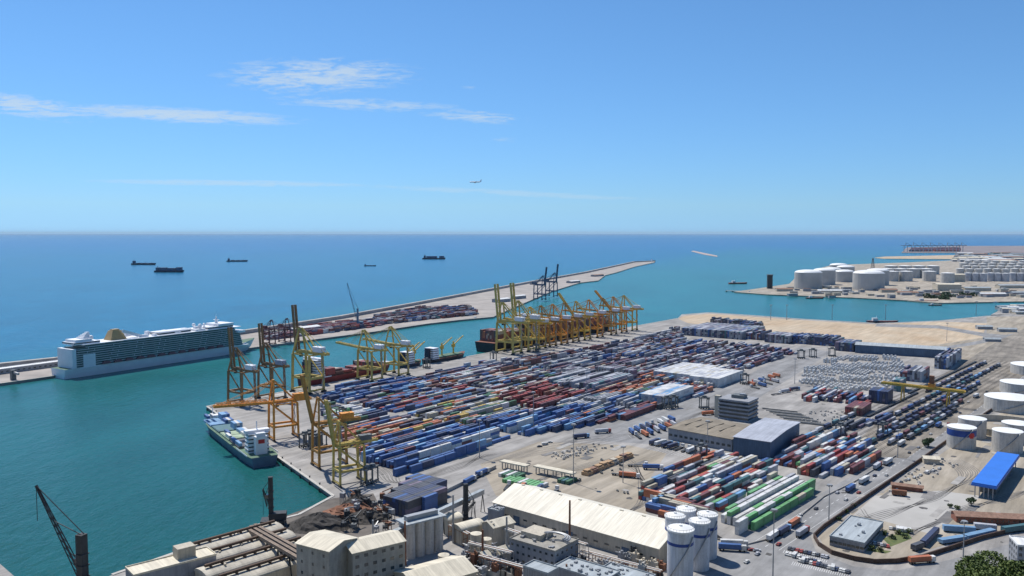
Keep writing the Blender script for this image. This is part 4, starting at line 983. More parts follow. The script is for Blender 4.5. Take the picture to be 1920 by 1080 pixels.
c = P(1688, 664); t = bld('transit_shed', 'long blue grey transit shed behind the tank containers', 'warehouse', c, R(90-36.4)-math.pi/2+R(8), 120, 34, 12, bluew, greyr, 'gable', 2.5, doors=[('S', -30, 8, 7), ('S', 10, 8, 7)])
# far small buildings on the right
for px, py, L, W, H, lb in [(1893,584,44,16,8,'pale row of sheds on the side quay at the right edge'), (1845,617,26,12,5,'low white roofed hut beyond the sand at right'), (1888,622,30,10,5,'low pale hut beside the far road'),
                            (1860,640,24,10,4,'low shed beyond the railway end')]:
    bld('shed', lb, 'shed', P(px, py), R(-10), L, W, H, greyw, greyr, 'gable', 2)
random.seed(77)
for k in range(16):
    bld('shed', 'small pale shed in the cluster on the side quay at the right edge', 'shed', P(random.uniform(1872,1918), random.uniform(579,589)), R(random.uniform(-15,10)), random.uniform(10,26), random.uniform(8,12), random.uniform(4,10), random.choice((greyw, cream)), random.choice((greyr, whiter, creamr)), 'gable', 1.5)['group'] = 'small sheds on the side quay'
# ------------------------------------------------------------------ tanks
def tank(cx, cy, rpx, h, label, side=tankg, band=None, logo=False, group=None, conical=True, z=3.0, n=36, ladder=True):
    """cx, cy = centre of base"""
    p = P(cx, cy, z); r = rpx/F*p.y; t = thing('storage_tank', label, 'tank', (p.x, p.y, z), 0, group)
    MB().cyl(0, 0, -.3, h, r, n).build('shell', side, t)
    b = MB(); b.cyl(0, 0, h, h+.3, r+.15, n); b.cyl(0, 0, h+.3, h+.3+r*.10, r, n, r2=.4); b.build('roof', tankw, t)
    if band: MB().cyl(0, 0, h*.62, h*.92, r+.05, n).build('blue_band', band, t)
    if logo:
        m_ = MB()
        for k in range(6):
            a0 = -1.55+k*.08; m_.prism([((r+.12)*math.cos(a0), (r+.12)*math.sin(a0)), ((r+.12)*math.cos(a0+.081), (r+.12)*math.sin(a0+.081)), ((r-.1)*math.cos(a0+.08), (r-.1)*math.sin(a0+.08)), ((r-.1)*math.cos(a0), (r-.1)*math.sin(a0))], h*(.56 if 0<k<5 else .62), h*(.82 if 0<k<5 else .76))
        m_.build('emblem', redm, t)
    if ladder:
        b = MB()
        for k in range(14):
            a = 3.6+k*.1; b.beam(((r+.5)*math.cos(a), (r+.5)*math.sin(a), h*k/14), ((r+.5)*math.cos(a+.1), (r+.5)*math.sin(a+.1), h*(k+1)/14), 1, .3)
        b.build('stair', steel, t)
    return t
tank(1802,838,25,17,'white tank with blue band and red emblem, front left of the near tank farm', tankg, siloB, True)
tank(1822,818,24,16,'grey white tank just behind the blue banded tank')
tank(1888,846,26,17,'rust stained grey tank in front of the big tanks')
tank(1906,828,26,16,'grey tank partly cut by the right edge behind the stained tank')
bp_ = P(1888,806); br_ = 76/F*bp_.y; rb = MB()
for k in range(48): a = 2*math.pi*k/48; a2 = a+2*math.pi/48; rb.beam((br_*math.cos(a), br_*math.sin(a), 3), (br_*math.cos(a2), br_*math.sin(a2), 3), .8, 6)
bo2 = tag(rb.build('bund_wall', cream), 'pale ring shaped bund wall around the near tanks', 'wall'); bo2.location = bp_
tank(1893,768,43,13,'large white roofed tank in the middle of the near farm')
tank(1915,735,36,11,'large white roofed tank, farthest of the near farm, cut by the edge')
tank(1940,700,40,11,'pale tank cut off at the right edge beside the railway')
# far LNG and oil tanks
k_ = 0
desc = ['leftmost big white domed tank on the headland','grey domed tank behind the leftmost one','back white tank of the left cluster','right back white tank of the left cluster','middle back white tank of the left cluster','front tank of the left cluster','second big domed tank above the headland quay','small white tank behind the second domed tank']
far_t = [(1515, 541, 25, 52),(1545, 533, 20, 49),(1560, 524, 16, 40),(1585, 519, 16, 40),(1572, 514, 16, 40),(1582, 528, 18, 37),(1628, 543, 28, 52),(1645, 534, 20, 49)]
for (cx, cy, r_, h_), lb in zip(far_t, desc): 
    t = tank(cx, cy, r_, h_, lb, mat('lng_side_%d' % cx, (.42,.41,.39), .7, var=.15, scale=.02), group='domed tanks of the headland', ladder=False, n=28)
    rr = r_/F*P(cx, cy).y
    MB().dome(0, 0, h_+.4, rr*.98, rr*.2, 28, 4).build('dome', tankw, t)
i_ = 0
for row, (y0, xs) in enumerate([(521, range(1664,1760,24)), (527, [1672,1698,1742]), (514, range(1670,1756,26)), (531,[1776])]):
    for k, x in enumerate(xs):
        tank(x, y0, 12, 36, 'white tank %s from left in the %s row behind the domed tanks' % (ORD[k+1], ['middle','front','back','near'][row]), tankg, group='middle tank farm of the headland', ladder=False, n=20)
for row, (y0, n_, x0, dx, r_, h_) in enumerate([(527, 12, 1815, 14, 7.5, 20), (514, 10, 1800, 17, 8, 16), (508, 10, 1812, 16, 8, 16), (502, 9, 1806, 18, 8, 16), (497, 9, 1815, 17, 8, 16)]):
    for k in range(n_):
        tank(x0+k*dx, y0+(k%3)*.4, r_*.9, h_*1.5, 'white roofed tank %s from left in %s row of the right tank farm' % (ORD[k+1], ['the front','the second','the third','the fourth','the last'][row]), tankg if row else MATS['paint_silver'], group='right tank farm of the headland', ladder=False, n=16)
# headland structures
def tower(px, py, w_, h_, label, m, name='tower'):
    p = P(px, py); t = thing(name, label, 'tower', (p.x, p.y, 3)); MB().box(0, 0, 0, w_, w_*.8, h_).build('shaft', m, t); MB().box(0, 0, h_, w_*1.15, w_, 3).build('cap', cgrey, t)
tower(1443, 541, 15, 42, 'dark upright tower at the tip of the headland', darksteel)
p = P(1636, 512); t = thing('flare_stack', 'lattice stack standing behind the second domed tank', 'tower', (p.x, p.y, 3)); b = MB()
for k in range(7): b.box(0, 0, 10+k*8, 16-k*2, 16-k*2, 1.2); 
for sx in (-1, 1):
    for sy in (-1, 1): b.beam((sx*8, sy*8, 0), (sx*1.5, sy*1.5, 66), 1.4)
b.build('lattice', cgrey, t)
for px, py, L, W, H, m_, rm, lb in [(1775,545,70,40,20,cream,creamr,'tan silo building on the headland behind the green patch'), (1790,528,60,30,26,cream,creamr,'tall tan building in the middle of the headland'), (1700,552,60,20,6,cream,tile,'low terracotta shed on the headland shore'),
      (1470,546,50,16,7,cream,tile,'low red shed beside the dark tower'), (1555,549,70,14,7,cream,whiter,'white quay shed below the two domed tanks'), (1665,548,50,18,8,cream,tile,'reddish shed right of the second domed tank'),
      (1830,545,80,24,9,cream,greyr,'grey shed right of the tan silo building'), (1895,540,90,24,9,cream,greyr,'grey shed at the right side of the headland'), (1860,556,70,14,8,greyw,whiter,'white shed on the headland quay at right'), (1908,555,40,14,10,greyw,greyr,'blocky grey shed at the right edge of the headland quay')]:
    bld('shed', lb, 'shed', P(px, py), R(random.uniform(-6, 6)), L, W, H, m_, rm, 'gable', 3)
random.seed(21)
for k in range(84):
    px = random.uniform(1480, 1918); py = random.uniform(540, 559)
    bld('quay_hut', 'tiny pale hut among the sheds along the headland shore', 'hut', P(px, py), R(random.uniform(-20, 20)), random.uniform(10, 30), random.uniform(8, 14), random.uniform(4, 9), random.choice((cream, greyw)), random.choice((creamr, greyr, whiter, tile)), 'flat', parapet=.3)['group'] = 'tiny huts on the headland shore'
for k in range(40):
    px = random.uniform(1800, 1916); py = random.uniform(476, 492)
    bld('far_warehouse', 'distant pale warehouse roof of the far port district', 'warehouse', P(px, py), R(random.uniform(-20, 20)), random.uniform(60, 160), random.uniform(40, 80), random.uniform(8, 16), random.choice((cream, greyw)), random.choice((creamr, greyr, whiter, tile)), 'gable', 4)['group'] = 'distant warehouses of the far port'
# far port cranes in blue haze
for k, px in enumerate((1698,1712,1728,1744,1760,1776,1790,1802)):
    p = P(px, 472.5); t = thing('far_gantry_crane', '%s from left of the pale far cranes on the horizon' % ORD[k+1], 'crane', (p.x, p.y, 3), 0, 'far cranes near the horizon'); b = MB()
    for x in (-16, 16): b.beam((x, 0, 0), (x, 0, 60), 5)
    b.beam((-50, 0, 60), (50, 0, 60), 5); b.beam((0, 0, 60), (0, 0, 88), 4); b.beam((0, 0, 88), (50, 0, 62), 2.5); b.build('frame', steel, t)
# jetty on the headland tip
j = thing('jetty', 'thin jetty with dolphins off the tip of the headland', 'jetty', (0,0,0)); a, b_ = P(1362,545), P(1445,548)
MB().beam(a, b_, 8, 1.5).build('deck', concrete_lt, j)
for k in range(8): p_ = a.lerp(b_, k/7); MB().cyl(p_.x, p_.y, -3, 2.4, 3, 10).build('dolphin', concrete, j)
# harbour light masts on the sand quay
for k, px in enumerate((1445,1475,1830,1560,1660)):
    p = P(px, 600 if px < 1700 else 592); t = thing('light_mast', 'thin pale light mast %s from left along the sandy shore' % ORD[[1,2,5,3,4][k]], 'lamp', (p.x, p.y, 3), 0, 'light masts on the sand shore')
    MB().cyl(0, 0, 0, 30, .7, 8, r2=.4).build('pole', steel, t); MB().box(0, 0, 30, 5, 2, 1.2).build('lamp_head', steel, t)
# tall lighting masts
lm = []
for px, py, h, lb in [(1075,905,42,'tall light mast beside the yellow canopy'), (1449,1085,36,'tall light mast at the bottom edge by the road'), (899,858,30,'slim light mast beside the blue stacks'), (1554,975,22,'light mast beside the road wall'),
                      (1168,905,26,'light mast by the tan timber stack'), (1326,860,30,'light mast at the edge of the mixed container block'), (1550,690,30,'light mast in the tank container yard'), (1000,800,32,'light mast between the blue rows and the lorry park'),
                      (1683,858,22,'light mast at the road beside the mixed block'), (1806,1045,20,'light mast standing by the lower right wall'), (1775,640,30,'light mast at the edge of the sand'), (1490,720,30,'light mast beyond the office block'),
                      (1100,750,34,'light mast among the maroon containers'), (840,770,34,'light mast among the green containers')]:
    p = P(px, py); t = thing('light_mast', lb, 'lamp', (p.x, p.y, 3)); MB().cyl(0, 0, 0, h, .38, 8, r2=.18).build('pole', steel, t); b = MB(); b.cyl(0, 0, h, h+.4, 1.6, 10)
    for k in range(6): b.box(1.6*math.cos(k), 1.6*math.sin(k), h-.7, .7, .7, .6)
    b.build('lamp_head', steel, t)
# ------------------------------------------------------------------ road walls, fences, railway
def wall_line(name, pts, h, w_, m, label, cat='wall', cap=None):
    b = MB(); q = poly(pts)
    sm = []
    for i in range(len(q)-1):
        for k in range(4): sm.append(q[i].lerp(q[i+1], k/4))
    sm.append(q[-1])
    for i in range(len(sm)-1): b.beam(sm[i]+Vector((0,0,h/2)), sm[i+1]+Vector((0,0,h/2)), w_, h)
    t = b.build(name, m); return tag(t, label, cat)
wall_line('boundary_wall', [(2100,952),(1930,990),(1840,1012),(1780,1032),(1730,1048),(1680,1056),(1640,1057),(1600,1051),(1560,1040),(1535,1024),(1526,1008),(1545,990),(1620,938),(1730,862),(1830,790),(1930,722)], 2.6, .7, mat('old_brick', (.085,.055,.042), .9, var=.35, scale=.2), 'red brown boundary wall curving round the yard and up beside the road')
wall_line('kerb', [(1345,1012),(1400,1022),(1440,1012),(1480,985),(1545,932),(1600,905),(1680,855)], .9, .6, concrete, 'low dark kerb wall on the container side of the road', 'kerb')
wall_line('fence', [(745,965),(800,955),(835,925),(930,878)], 2.4, .3, steel, 'thin grey fence from the dark container block to the lorry park', 'fence')
wall_line('fence', [(1340,1005),(1358,1018),(1400,1020)], 2.0, .3, darksteel, 'short dark fence behind the silos at the road bend', 'fence')
# road markings
rm_ = MB()
ml = [P((a[0]+b_[0])/2, (a[1]+b_[1])/2) for a, b_ in [((1345,1040),(1525,1010)),((1545,922),(1620,938)),((1680,845),(1730,868)),((1870,712),(1930,728)),((1960,648),(2020,655))]]
for i in range(len(ml)-1):
    L = (ml[i+1]-ml[i]).length; d = (ml[i+1]-ml[i])/L; n = Vector((-d.y, d.x, 0))
    for k in range(int(L/9)):
        a = ml[i]+d*(k*9); q = [a+n*.15, a+d*4+n*.15, a+d*4-n*.15, a-n*.15]; rm_.prism(q, 3.021, 3.025)
    for o in (-8, 8):
        a = ml[i]+n*o; rm_.prism([a+n*.1, ml[i+1]+n*(o+.1), ml[i+1]+n*(o-.1), a-n*.1], 3.021, 3.025)
struct(rm_.build('road_markings', roadpaint))
ym = MB()
for (p0, p1, n_, ln, a_) in [((1180,818),(1262,792),14,14,R(100)), ((1222,840),(1362,868),24,14,RA), ((1404,728),(1458,712),12,14,R(110)), ((1486,1056),(1592,1080),26,5,R(60)), ((1470,1034),(1550,1052),20,5,R(60))]:
    a, b_ = P(*p0), P(*p1); d = Vector((math.cos(a_), math.sin(a_), 0)); n = Vector((-d.y, d.x, 0))*.1
    for i in range(n_+1):
        c = a.lerp(b_, i/n_); ym.prism([c-d*ln/2-n, c+d*ln/2-n, c+d*ln/2+n, c-d*ln/2+n], 3.036, 3.040)
struct(ym.build('parking_markings', roadpaint))
tyrem = mat('tyre_tracks', (.13,.125,.12), .9, var=.2); tk = MB(); random.seed(31)
def track(pts, gap=1.9):
    q = poly(pts); sm = []
    n = len(q)
    for i in range(n-1):
        p0, p1, p2, p3 = q[max(0,i-1)], q[i], q[i+1], q[min(n-1,i+2)]
        for k in range(8):
            u = k/8; sm.append(.5*((2*p1)+(p2-p0)*u+(2*p0-5*p1+4*p2-p3)*u*u+(3*p1-p0-3*p2+p3)*u*u*u))
    for i in range(len(sm)-1):
        d = (sm[i+1]-sm[i]).normalized(); nn_ = Vector((-d.y, d.x, 0))
        for o in (-gap/2, gap/2): tk.prism([sm[i]+nn_*(o-.22), sm[i+1]+nn_*(o-.22), sm[i+1]+nn_*(o+.22), sm[i]+nn_*(o+.22)], 3.041, 3.044)
for j in range(5):
    o = j*9
    track([(905+o,870-o*.2),(1010,838+o*.4),(1120+o,818+o*.3),(1260,800-o*.2),(1420,720+o*.3),(1500,680+o*.2)])
    track([(950,930-o*.4),(1060+o,880),(1180,860+o*.5),(1200+o*.6,930),(1180,960)])
    track([(560+o,860),(620+o,840+o*.3),(700+o,880),(740+o*.5,905),(860,880-o*.3),(900+o,850)])
    track([(1580+o,990-o),(1650,960+o*.4),(1760,935-o*.3),(1800+o,890),(1760+o,860)])
    track([(1700,1010-o*.5),(1740+o*.3,985),(1810,960-o*.3),(1880,930+o*.3),(1930,920)])
struct(tk.build('tyre_tracks', tyrem))
gp = MB(); random.seed(57); zp = 3.046
for k in range(90):
    c = P(random.choice((random.uniform(880,1440), random.uniform(1560,1900))), random.uniform(760, 1000)); a_ = random.choice((UA, RA)); 
    if pix(c)[1] > 1000: continue
    ln, wd2 = random.uniform(3, 26), random.uniform(2, 7); d = Vector((math.cos(a_), math.sin(a_), 0))*ln/2; n = Vector((-d.y, d.x, 0)).normalized()*wd2/2
    zp += .002; gp.prism([c-d-n, c+d-n, c+d+n, c-d+n], zp-.002, zp, m=k % 3)
struct(gp.build('paving_patches', [mat('patch_dark', (.15,.145,.14), .9, var=.2), mat('patch_grey', (.22,.21,.2), .9, var=.2), mat('patch_pale', (.34,.325,.30), .9, var=.2)]))
op = MB(); zp = 3.24
for k in range(120):
    c = P(random.choice((random.uniform(640,1400), random.uniform(1400,1900))), random.uniform(720, 1040)); zp += .001; r_ = random.uniform(.6, 2.6); n_ = 11
    op.prism([(c.x+r_*random.uniform(.6,1.3)*math.cos(2*math.pi*i/n_), c.y+r_*random.uniform(.6,1.3)*math.sin(2*math.pi*i/n_)) for i in range(n_)], zp-.19-.0005, zp-.19)
struct(op.build('oil_stains', mat('oil_stain', (.09,.085,.08), .8, var=.3)))
# railway: tracks are structure, wagons are things
RX = Vector((math.cos(RA), math.sin(RA), 0)); RN = Vector((-RX.y, RX.x, 0))
base = P(1650, 845); tr = MB()
for k in range(12):
    o = base + RN*(k*6.2-6); L = 620
    for s_ in (-.75, .75): a = o + RN*s_ - RX*10; tr.beam(a+Vector((0,0,.14)), a+RX*L+Vector((0,0,.14)), .16, .2)
struct(tr.build('railway_tracks', rail))
wg = thing('flat_wagon', 'x', 'railway wagon'); MB().box(0, 0, 1.0, 19, 2.7, .5).build('deck', darksteel, wg)
for x in (-7, 7):
    b = MB(); b.box(x, 0, .35, 3, 2.2, .6)
    for xx in (-.9, .9):
        for y in (-.8, .8): b.tube((x+xx, y-.1, .5), (x+xx, y+.1, .5), .45, n=10)
    b.build('bogie', tyre, wg)
KIDS[wg] = list(wg.children); first = True
random.seed(5)
trains = [(0, 60, 8, 1), (1, 30, 12, 1), (2, 180, 9, 0), (3, 20, 19, 1), (4, 60, 15, 1), (6, 150, 15, 1), (9, 130, 8, 0), (11, 30, 6, 1), (5, 330, 12, 1), (8, 300, 14, 1), (10, 280, 15, 0)]
for k, st_, n_, load in trains:
    for i in range(n_):
        o = base + RN*(k*6.2-6) + RX*(st_ + i*20.2)
        place(wg, (o.x, o.y, 3.1), RA, 'dark flat wagon, %s along the %s track from the road' % (ORD[i+1], ORD[k+1]), 'flat wagons in the rail yard', first); first = False
        if load:
            ck = pick(DK+[('sky',1),('maroon',.7),('silver',1)])
            CONT.append(dict(p=(o.x, o.y, 4.6), rz=RA, L=LEN40, c=ck, vis=True, d='the wagons on the %s track' % ORD[k+1], row=1, bay=i+1, tier=1, top=True, half=0))
# rail gantry crane
p = P(1738, 757); g = thing('rail_gantry_crane', 'yellow gantry crane spanning the railway tracks', 'crane', (p.x, p.y, 3), RA-math.pi/2)
b = MB(); b.beam((-45, -2.5, 17), (35, -2.5, 17), 1.6, 2.4); b.beam((-45, 2.5, 17), (35, 2.5, 17), 1.6, 2.4); b.beam((-45,-2.5,17),(-45,2.5,17), 1.2); b.beam((35,-2.5,17),(35,2.5,17), 1.2); b.build('girder', yellow, g)
for x in (-24, 20):
    for y in (-6, 6): MB().beam((x, y, .3), (x, y*.45, 16), 1.1).build('leg', yellow, g)
    MB().beam((x, -6, 1), (x, 6, 1), 1.2, 1).build('sill_beam', yellow, g)
MB().box(4, 0, 18.3, 6, 5, 3.4).build('trolley', orange, g); MB().box(4, 0, 21.8, 4, 4, 8).build('mast_frame', rust, g)
bol = MB().cyl(0, 0, 0, .9, .45, 10).cyl(0, 0, .9, 1.2, .7, 10).build('mooring_bollard', darksteel); tag(bol, 'x', 'bollard')
for k in range(16):
    o = bol if k == 0 else bol.copy()
    if k: COL.objects.link(o)
    c = Q1 + BD*(12+k*20.5) - BN*1.2; o.location = (c.x, c.y, 3.36); o['label'] = 'dark mooring bollard, %s from the quay corner along the short quay' % ORD[k+1]; o['group'] = 'bollards along the short quay'
fen = MB().box(0, 0, -3, 1.6, .7, 2.6).build('rubber_fender', tyre); tag(fen, 'x', 'fender')
for k in range(17):
    o = fen if k == 0 else fen.copy()
    if k: COL.objects.link(o)
    c = Q1 + BD*(6+k*20) + BN*1.5; o.location = (c.x, c.y, 2.9); o.rotation_euler = (0, 0, BA); o['label'] = 'black rubber fender on the short quay wall, %s from the quay corner' % ORD[k+1]; o['group'] = 'fenders along the short quay'
# ------------------------------------------------------------------ vehicles and yard machines
def make_truck(cabm, boxm, name='articulated_truck', box=True):
    t = thing(name, 'x', 'truck'); b = MB(); b.box(6.6, 0, .9, 2.2, 2.4, 2.7); b.box(5.0, 0, .9, 1.4, 2.3, .7); b.build('cab', cabm, t)
    MB().box(7.65, 0, 2.1, .15, 2.1, 1.0).build('windscreen', glass, t)
    MB().box(-1.2, 0, 1.0, 12.6, 2.4, .35).build('trailer_bed', darksteel, t)
    if box: MB().box(-1.2, 0, 1.4, 12.4, 2.45, 2.6).build('trailer_box', boxm, t)
    for x in (6.6, 4.2, -4.7, -6.5):
        for y in (-1, 1): MB().tube((x, y-.18, .5), (x, y+.18, .5), .5, n=10).build('wheel', tyre, t)
    KIDS[t] = list(t.children); return t
def make_car(m, van=False):
    t = thing('van' if van else 'parked_car', 'x', 'van' if van else 'car')
    if van: b = MB(); b.box(0, 0, .45, 5.2, 1.95, 1.7); b.box(2.4, 0, .45, .9, 1.9, .9); b.build('body', m, t); MB().box(1.9, 0, 1.3, 1.5, 1.98, .6).build('windows', glass, t)
    else:
        b = MB(); b.box(0, 0, .35, 4.4, 1.75, .65); b.box(-.2, 0, 1.35, 2.0, 1.4, .08); b.build('body', m, t)
        g_ = MB(); g_._add([(-1.5,-.8,1),(1.2,-.8,1),(1.2,.8,1),(-1.5,.8,1),(-1.1,-.66,1.35),(.7,-.66,1.35),(.7,.66,1.35),(-1.1,.66,1.35)], [(0,1,5,4),(1,2,6,5),(2,3,7,6),(3,0,4,7)]); g_.build('windows', glass, t)
    for x in (-1.35, 1.35):
        for y in (-.85, .85): MB().tube((x, y-.1, .33), (x, y+.1, .33), .33, n=10).build('wheel', tyre, t)
    KIDS[t] = list(t.children); return t
pc = {k: MATS['paint_'+k] for k in CK}
trucks = {('white','white'): make_truck(pc['white'], pc['white']), ('white','blue'): make_truck(pc['white'], pc['blue']), ('red','silver'): make_truck(pc['red'], pc['silver']), ('blue','navy'): make_truck(pc['sky'], pc['navy']), ('white','orange'): make_truck(pc['white'], pc['orange'])}
flat = make_truck(pc['white'], pc['dark'], 'flatbed_truck', False)
used = set()
def put(proto, loc, rz, label, group): 
    f = proto not in used; used.add(proto); return place(proto, loc, rz, label, group, f)
random.seed(8)
TK = list(trucks)
def truck_row(p0, p1, n, rz, where, group, kinds=None):
    a, b_ = P(*p0), P(*p1)
    for i in range(n):
        k = random.choice(kinds or TK); p_ = a.lerp(b_, i/max(1, n-1)) + Vector((random.uniform(-.4,.4), random.uniform(-.6,.6), 0))
        pr = trucks[k] if random.random() < .7 else flat; cw = WORD[k[0] if pr is not flat else 'white']
        bx = (' with %s box' % WORD[k[1]].split()[-1]) if pr is not flat else ', empty'
        put(pr, (p_.x, p_.y, 3.02), rz + R(random.uniform(-4, 4)), ('%s truck%s, %s from left %s' % (cw, bx, ORD[i+1], where)), group)
cars = {k: make_car(pc[k]) for k in ('white','dark','silver','red','navy')}; vn = make_car(pc['white'], True)
W2 = [('white','white'),('white','blue'),('blue','navy'),('red','silver')]
truck_row((1184,812), (1258,788), 8, R(100), 'in upper row above brown depot', 'trucks above the depot')
truck_row((1196,820), (1262,798), 7, R(100), 'in lower row above brown depot', 'trucks above the depot')
truck_row((1228,832), (1360,862), 12, RA, 'before the brown depot', 'trucks in front of the depot')
truck_row((1408,722), (1455,706), 6, R(110), 'beyond the office block', 'trucks beyond the office block')
truck_row((1415,728), (1452,716), 4, R(110), 'in lower line beyond office block', 'trucks beyond the office block')
truck_row((1328,778), (1348,768), 4, R(20), 'left of the office block', 'trucks by the office block')
truck_row((1455,740), (1490,732), 3, R(30), 'right of the office block', 'trucks right of the office')
truck_row((1090,822), (1130,812), 2, R(20), 'on the asphalt by the blue rows', 'trucks by the blue rows')
truck_row((1195,875), (1225,880), 2, R(0), 'beside the timber stack', 'trucks in the lorry park')
truck_row((1165,893), (1180,896), 2, R(-20), 'in the lorry park middle', 'trucks in the lorry park')
truck_row((1375,1025), (1372,1033), 2, R(-8), 'parked behind the silos', 'trucks behind the silos')
truck_row((950,915), (1040,925), 4, R(75), 'against the long warehouse', 'trucks against the long warehouse')
truck_row((880,905), (905,890), 3, R(60), 'by the grey fence', 'trucks by the grey fence')
for i, (px, py, k, ofs) in enumerate([(1470,1000,('blue','navy'),0),(1450,1010,('white','white'),0),(1505,1003,('red','silver'),.2),(1595,920,('white','blue'),0),(1620,905,('white','white'),0),(1645,878,('red','silver'),0),(1665,870,('white','white'),0),(1690,835,('white','white'),0),(1760,800,('white','blue'),0),(1830,745,('white','white'),0),(1490,985,('white','orange'),0)]):
    p = P(px, py); put(trucks[k], (p.x, p.y, 3.03), RA+R(random.uniform(-3,3)), '%s cab truck with %s box, %s one counting up the road' % (WORD[k[0]], WORD[k[1]], ORD[[3,1,5,6,7,8,9,10,11,12,4][i]-(0 if [3,1,5,6,7,8,9,10,11,12,4][i] < 3 else 1)]), 'trucks driving on the main road')
for i, (px, py) in enumerate([(1500,968),(1530,955),(1570,925),(1586,938),(1610,925),(1640,893),(1662,892),(1705,850),(1722,840),(1745,815),(1778,795),(1800,775),(1815,755),(1850,735),(1420,1040),(1400,1055),(1460,1022)]):
    p = P(px, py); k = ['white','dark','silver','white','red','navy'][i % 6]
    put(cars[k], (p.x, p.y, 3.03), RA+R(random.uniform(-4,4)), '%s car, %s of the cars driving on the main road from its near end' % (WORD[k], ORD[[4,5,6,7,8,9,10,11,12,13,14,15,16,17,2,1,3][i]]), 'cars driving on the main road')
for px, py, k, rz_, lb in [(1728,1056,('white','orange'),R(10),'yellow orange truck beside the curved brown wall at the bottom')]:
    p = P(px, py); put(trucks[k], (p.x, p.y, 3.03), rz_, lb, 'trucks on the lower road')
def car_row(p0, p1, n, rz, where, group):
    a, b_ = P(*p0), P(*p1)
    for i in range(n):
        k = random.choice(['white','white','white','silver','dark','dark','navy','red']); p_ = a.lerp(b_, (i+random.uniform(-.1,.1))/max(1, n-1)); pr = cars[k] if random.random() < .8 else vn
        put(pr, (p_.x, p_.y, 3.03), rz + R(random.uniform(-5,5)), ('%s %s, %s from left %s' % (WORD[k] if pr is not vn else 'white', 'car' if pr is not vn else 'van', ORD[i+1], where)), group)
car_row((1500,1052), (1590,1074), 14, R(60), 'in the bottom parking row', 'cars in the bottom parking rows')
car_row((1480,1030), (1550,1046), 10, R(60), 'in the parking row outside the curved wall', 'cars in the bottom parking rows')
car_row((1475,1040), (1535,1056), 9, R(60), 'in the middle parking row', 'cars in the bottom parking rows')
car_row((1670,992), (1705,998), 6, R(70), 'beside the grey hut lawn', 'cars by the grey hut')
car_row((1640,1020), (1665,1026), 5, R(70), 'in front of the grey hut', 'cars by the grey hut')
car_row((1390,1030), (1420,1034), 4, R(0), 'behind the silos', 'cars behind the silos')
car_row((1012,838), (1032,830), 3, R(20), 'by the lorry park huts', 'cars in the lorry park')
car_row((1690,905), (1760,880), 7, R(50), 'in the rubble yard', 'cars in the rubble yard')
# straddle carriers
sc_ = thing('straddle_carrier', 'x', 'straddle carrier')
for x in (-4, 4):
    for y in (-2.3, 2.3): MB().beam((x, y, .8), (x, y, 11), .8).build('leg', cgrey, sc_)
b = MB()
for y in (-2.3, 2.3):
    b.beam((-5.2, y, 11.2), (5.2, y, 11.2), .8, 1.0); MB().beam((-5, y, 1.4), (5, y, 1.4), .8, .9).build('sill_beam', cgrey, sc_)
for x in (-4, 4): b.beam((x, -2.3, 11.2), (x, 2.3, 11.2), .8)
b.box(0, 0, 11.7, 4, 3, 1.6); b.build('top_frame', cgrey, sc_)
MB().box(4.8, 0, 9, 1.6, 1.8, 2).build('operator_cab', glass, sc_)
for x in (-4.2, -1.5, 1.5, 4.2):
    for y in (-2.3, 2.3): MB().tube((x, y-.3, .75), (x, y+.3, .75), .75, n=10).build('wheel', tyre, sc_)
KIDS[sc_] = list(sc_.children); first = True
for px, py, rz_, lb in [(1250,766,20,'beside the white and blue block, left'),(1262,764,20,'beside the white and blue block, right'),(1320,766,10,'left of the office block'),(1396,720,20,'by the white block corner'),(1502,672,0,'by the navy stacks, left'),(1524,670,10,'by the navy stacks, middle'),
    (1560,668,0,'by the navy stacks, right'),(572,838,60,'by the short quay, left of four'),(582,834,60,'by the short quay, second of four'),(592,842,60,'by the short quay, third of four'),(602,838,60,'by the short quay, right of four'),(688,908,70,'at the inner end of the short quay, left'),(698,904,70,'at the inner end of the short quay, right'),
    (800,690,54,'on the long quay apron, left'),(925,676,54,'on the long quay apron, middle'),(1005,660,54,'on the long quay apron, right'),(1655,818,40,'beside the dark rail rows'),(1576,820,40,'above the mixed block'),(1314,862,40,'at the edge of the mixed block'),(640,788,54,'among the green and white rows')]:
    p = P(px, py); place(sc_, (p.x, p.y, 3.03), R(rz_), 'dark straddle carrier ' + lb, 'straddle carriers in the yard', first); first = False
# tank containers: white frames yard
tcn = thing('tank_container', 'x', 'tank container'); b = MB(); b.tube((-2.9, 0, 1.3), (2.9, 0, 1.3), 1.1, n=12); b.build('vessel', MATS['paint_white'], tcn)
b = MB()
for x in (-3, 3):
    for y in (-1.2, 1.2): b.beam((x, y, 0), (x, y, 2.55), .2)
    for z in (.1, 2.5): b.beam((x, -1.2, z), (x, 1.2, z), .2)
for y in (-1.2, 1.2): b.beam((-3, y, .1), (3, y, .1), .2); b.beam((-3, y, 2.5), (3, y, 2.5), .15)
b.build('frame', MATS['paint_white'], tcn); KIDS[tcn] = list(tcn.children); first = True
pg = poly([(1500,718),(1640,742),(1700,700),(1690,672),(1590,666),(1510,690)]); s0 = min(p_.dot(U) for p_ in pg); s1 = max(p_.dot(U) for p_ in pg); t0 = min(p_.dot(V) for p_ in pg); t1 = max(p_.dot(V) for p_ in pg)
tl = []
random.seed(4)
for i in range(int((s1-s0)/8.5)):
    for j in range(int((t1-t0)/5)):
        c = U*(s0+4+i*8.5) + V*(t0+2+j*5)
        if (i % 7) == 6 or not inside(c, pg) or random.random() < .12 or (j//4+i//3) % 6 == 0: continue
        h = 1 + ((i//4+j//6) % 3 == 0)
        for k in range(h): tl.append((c, k, i, j))
tl.sort(key=lambda q: (q[0].y, -q[1]))
tl = tl
rest = MB()
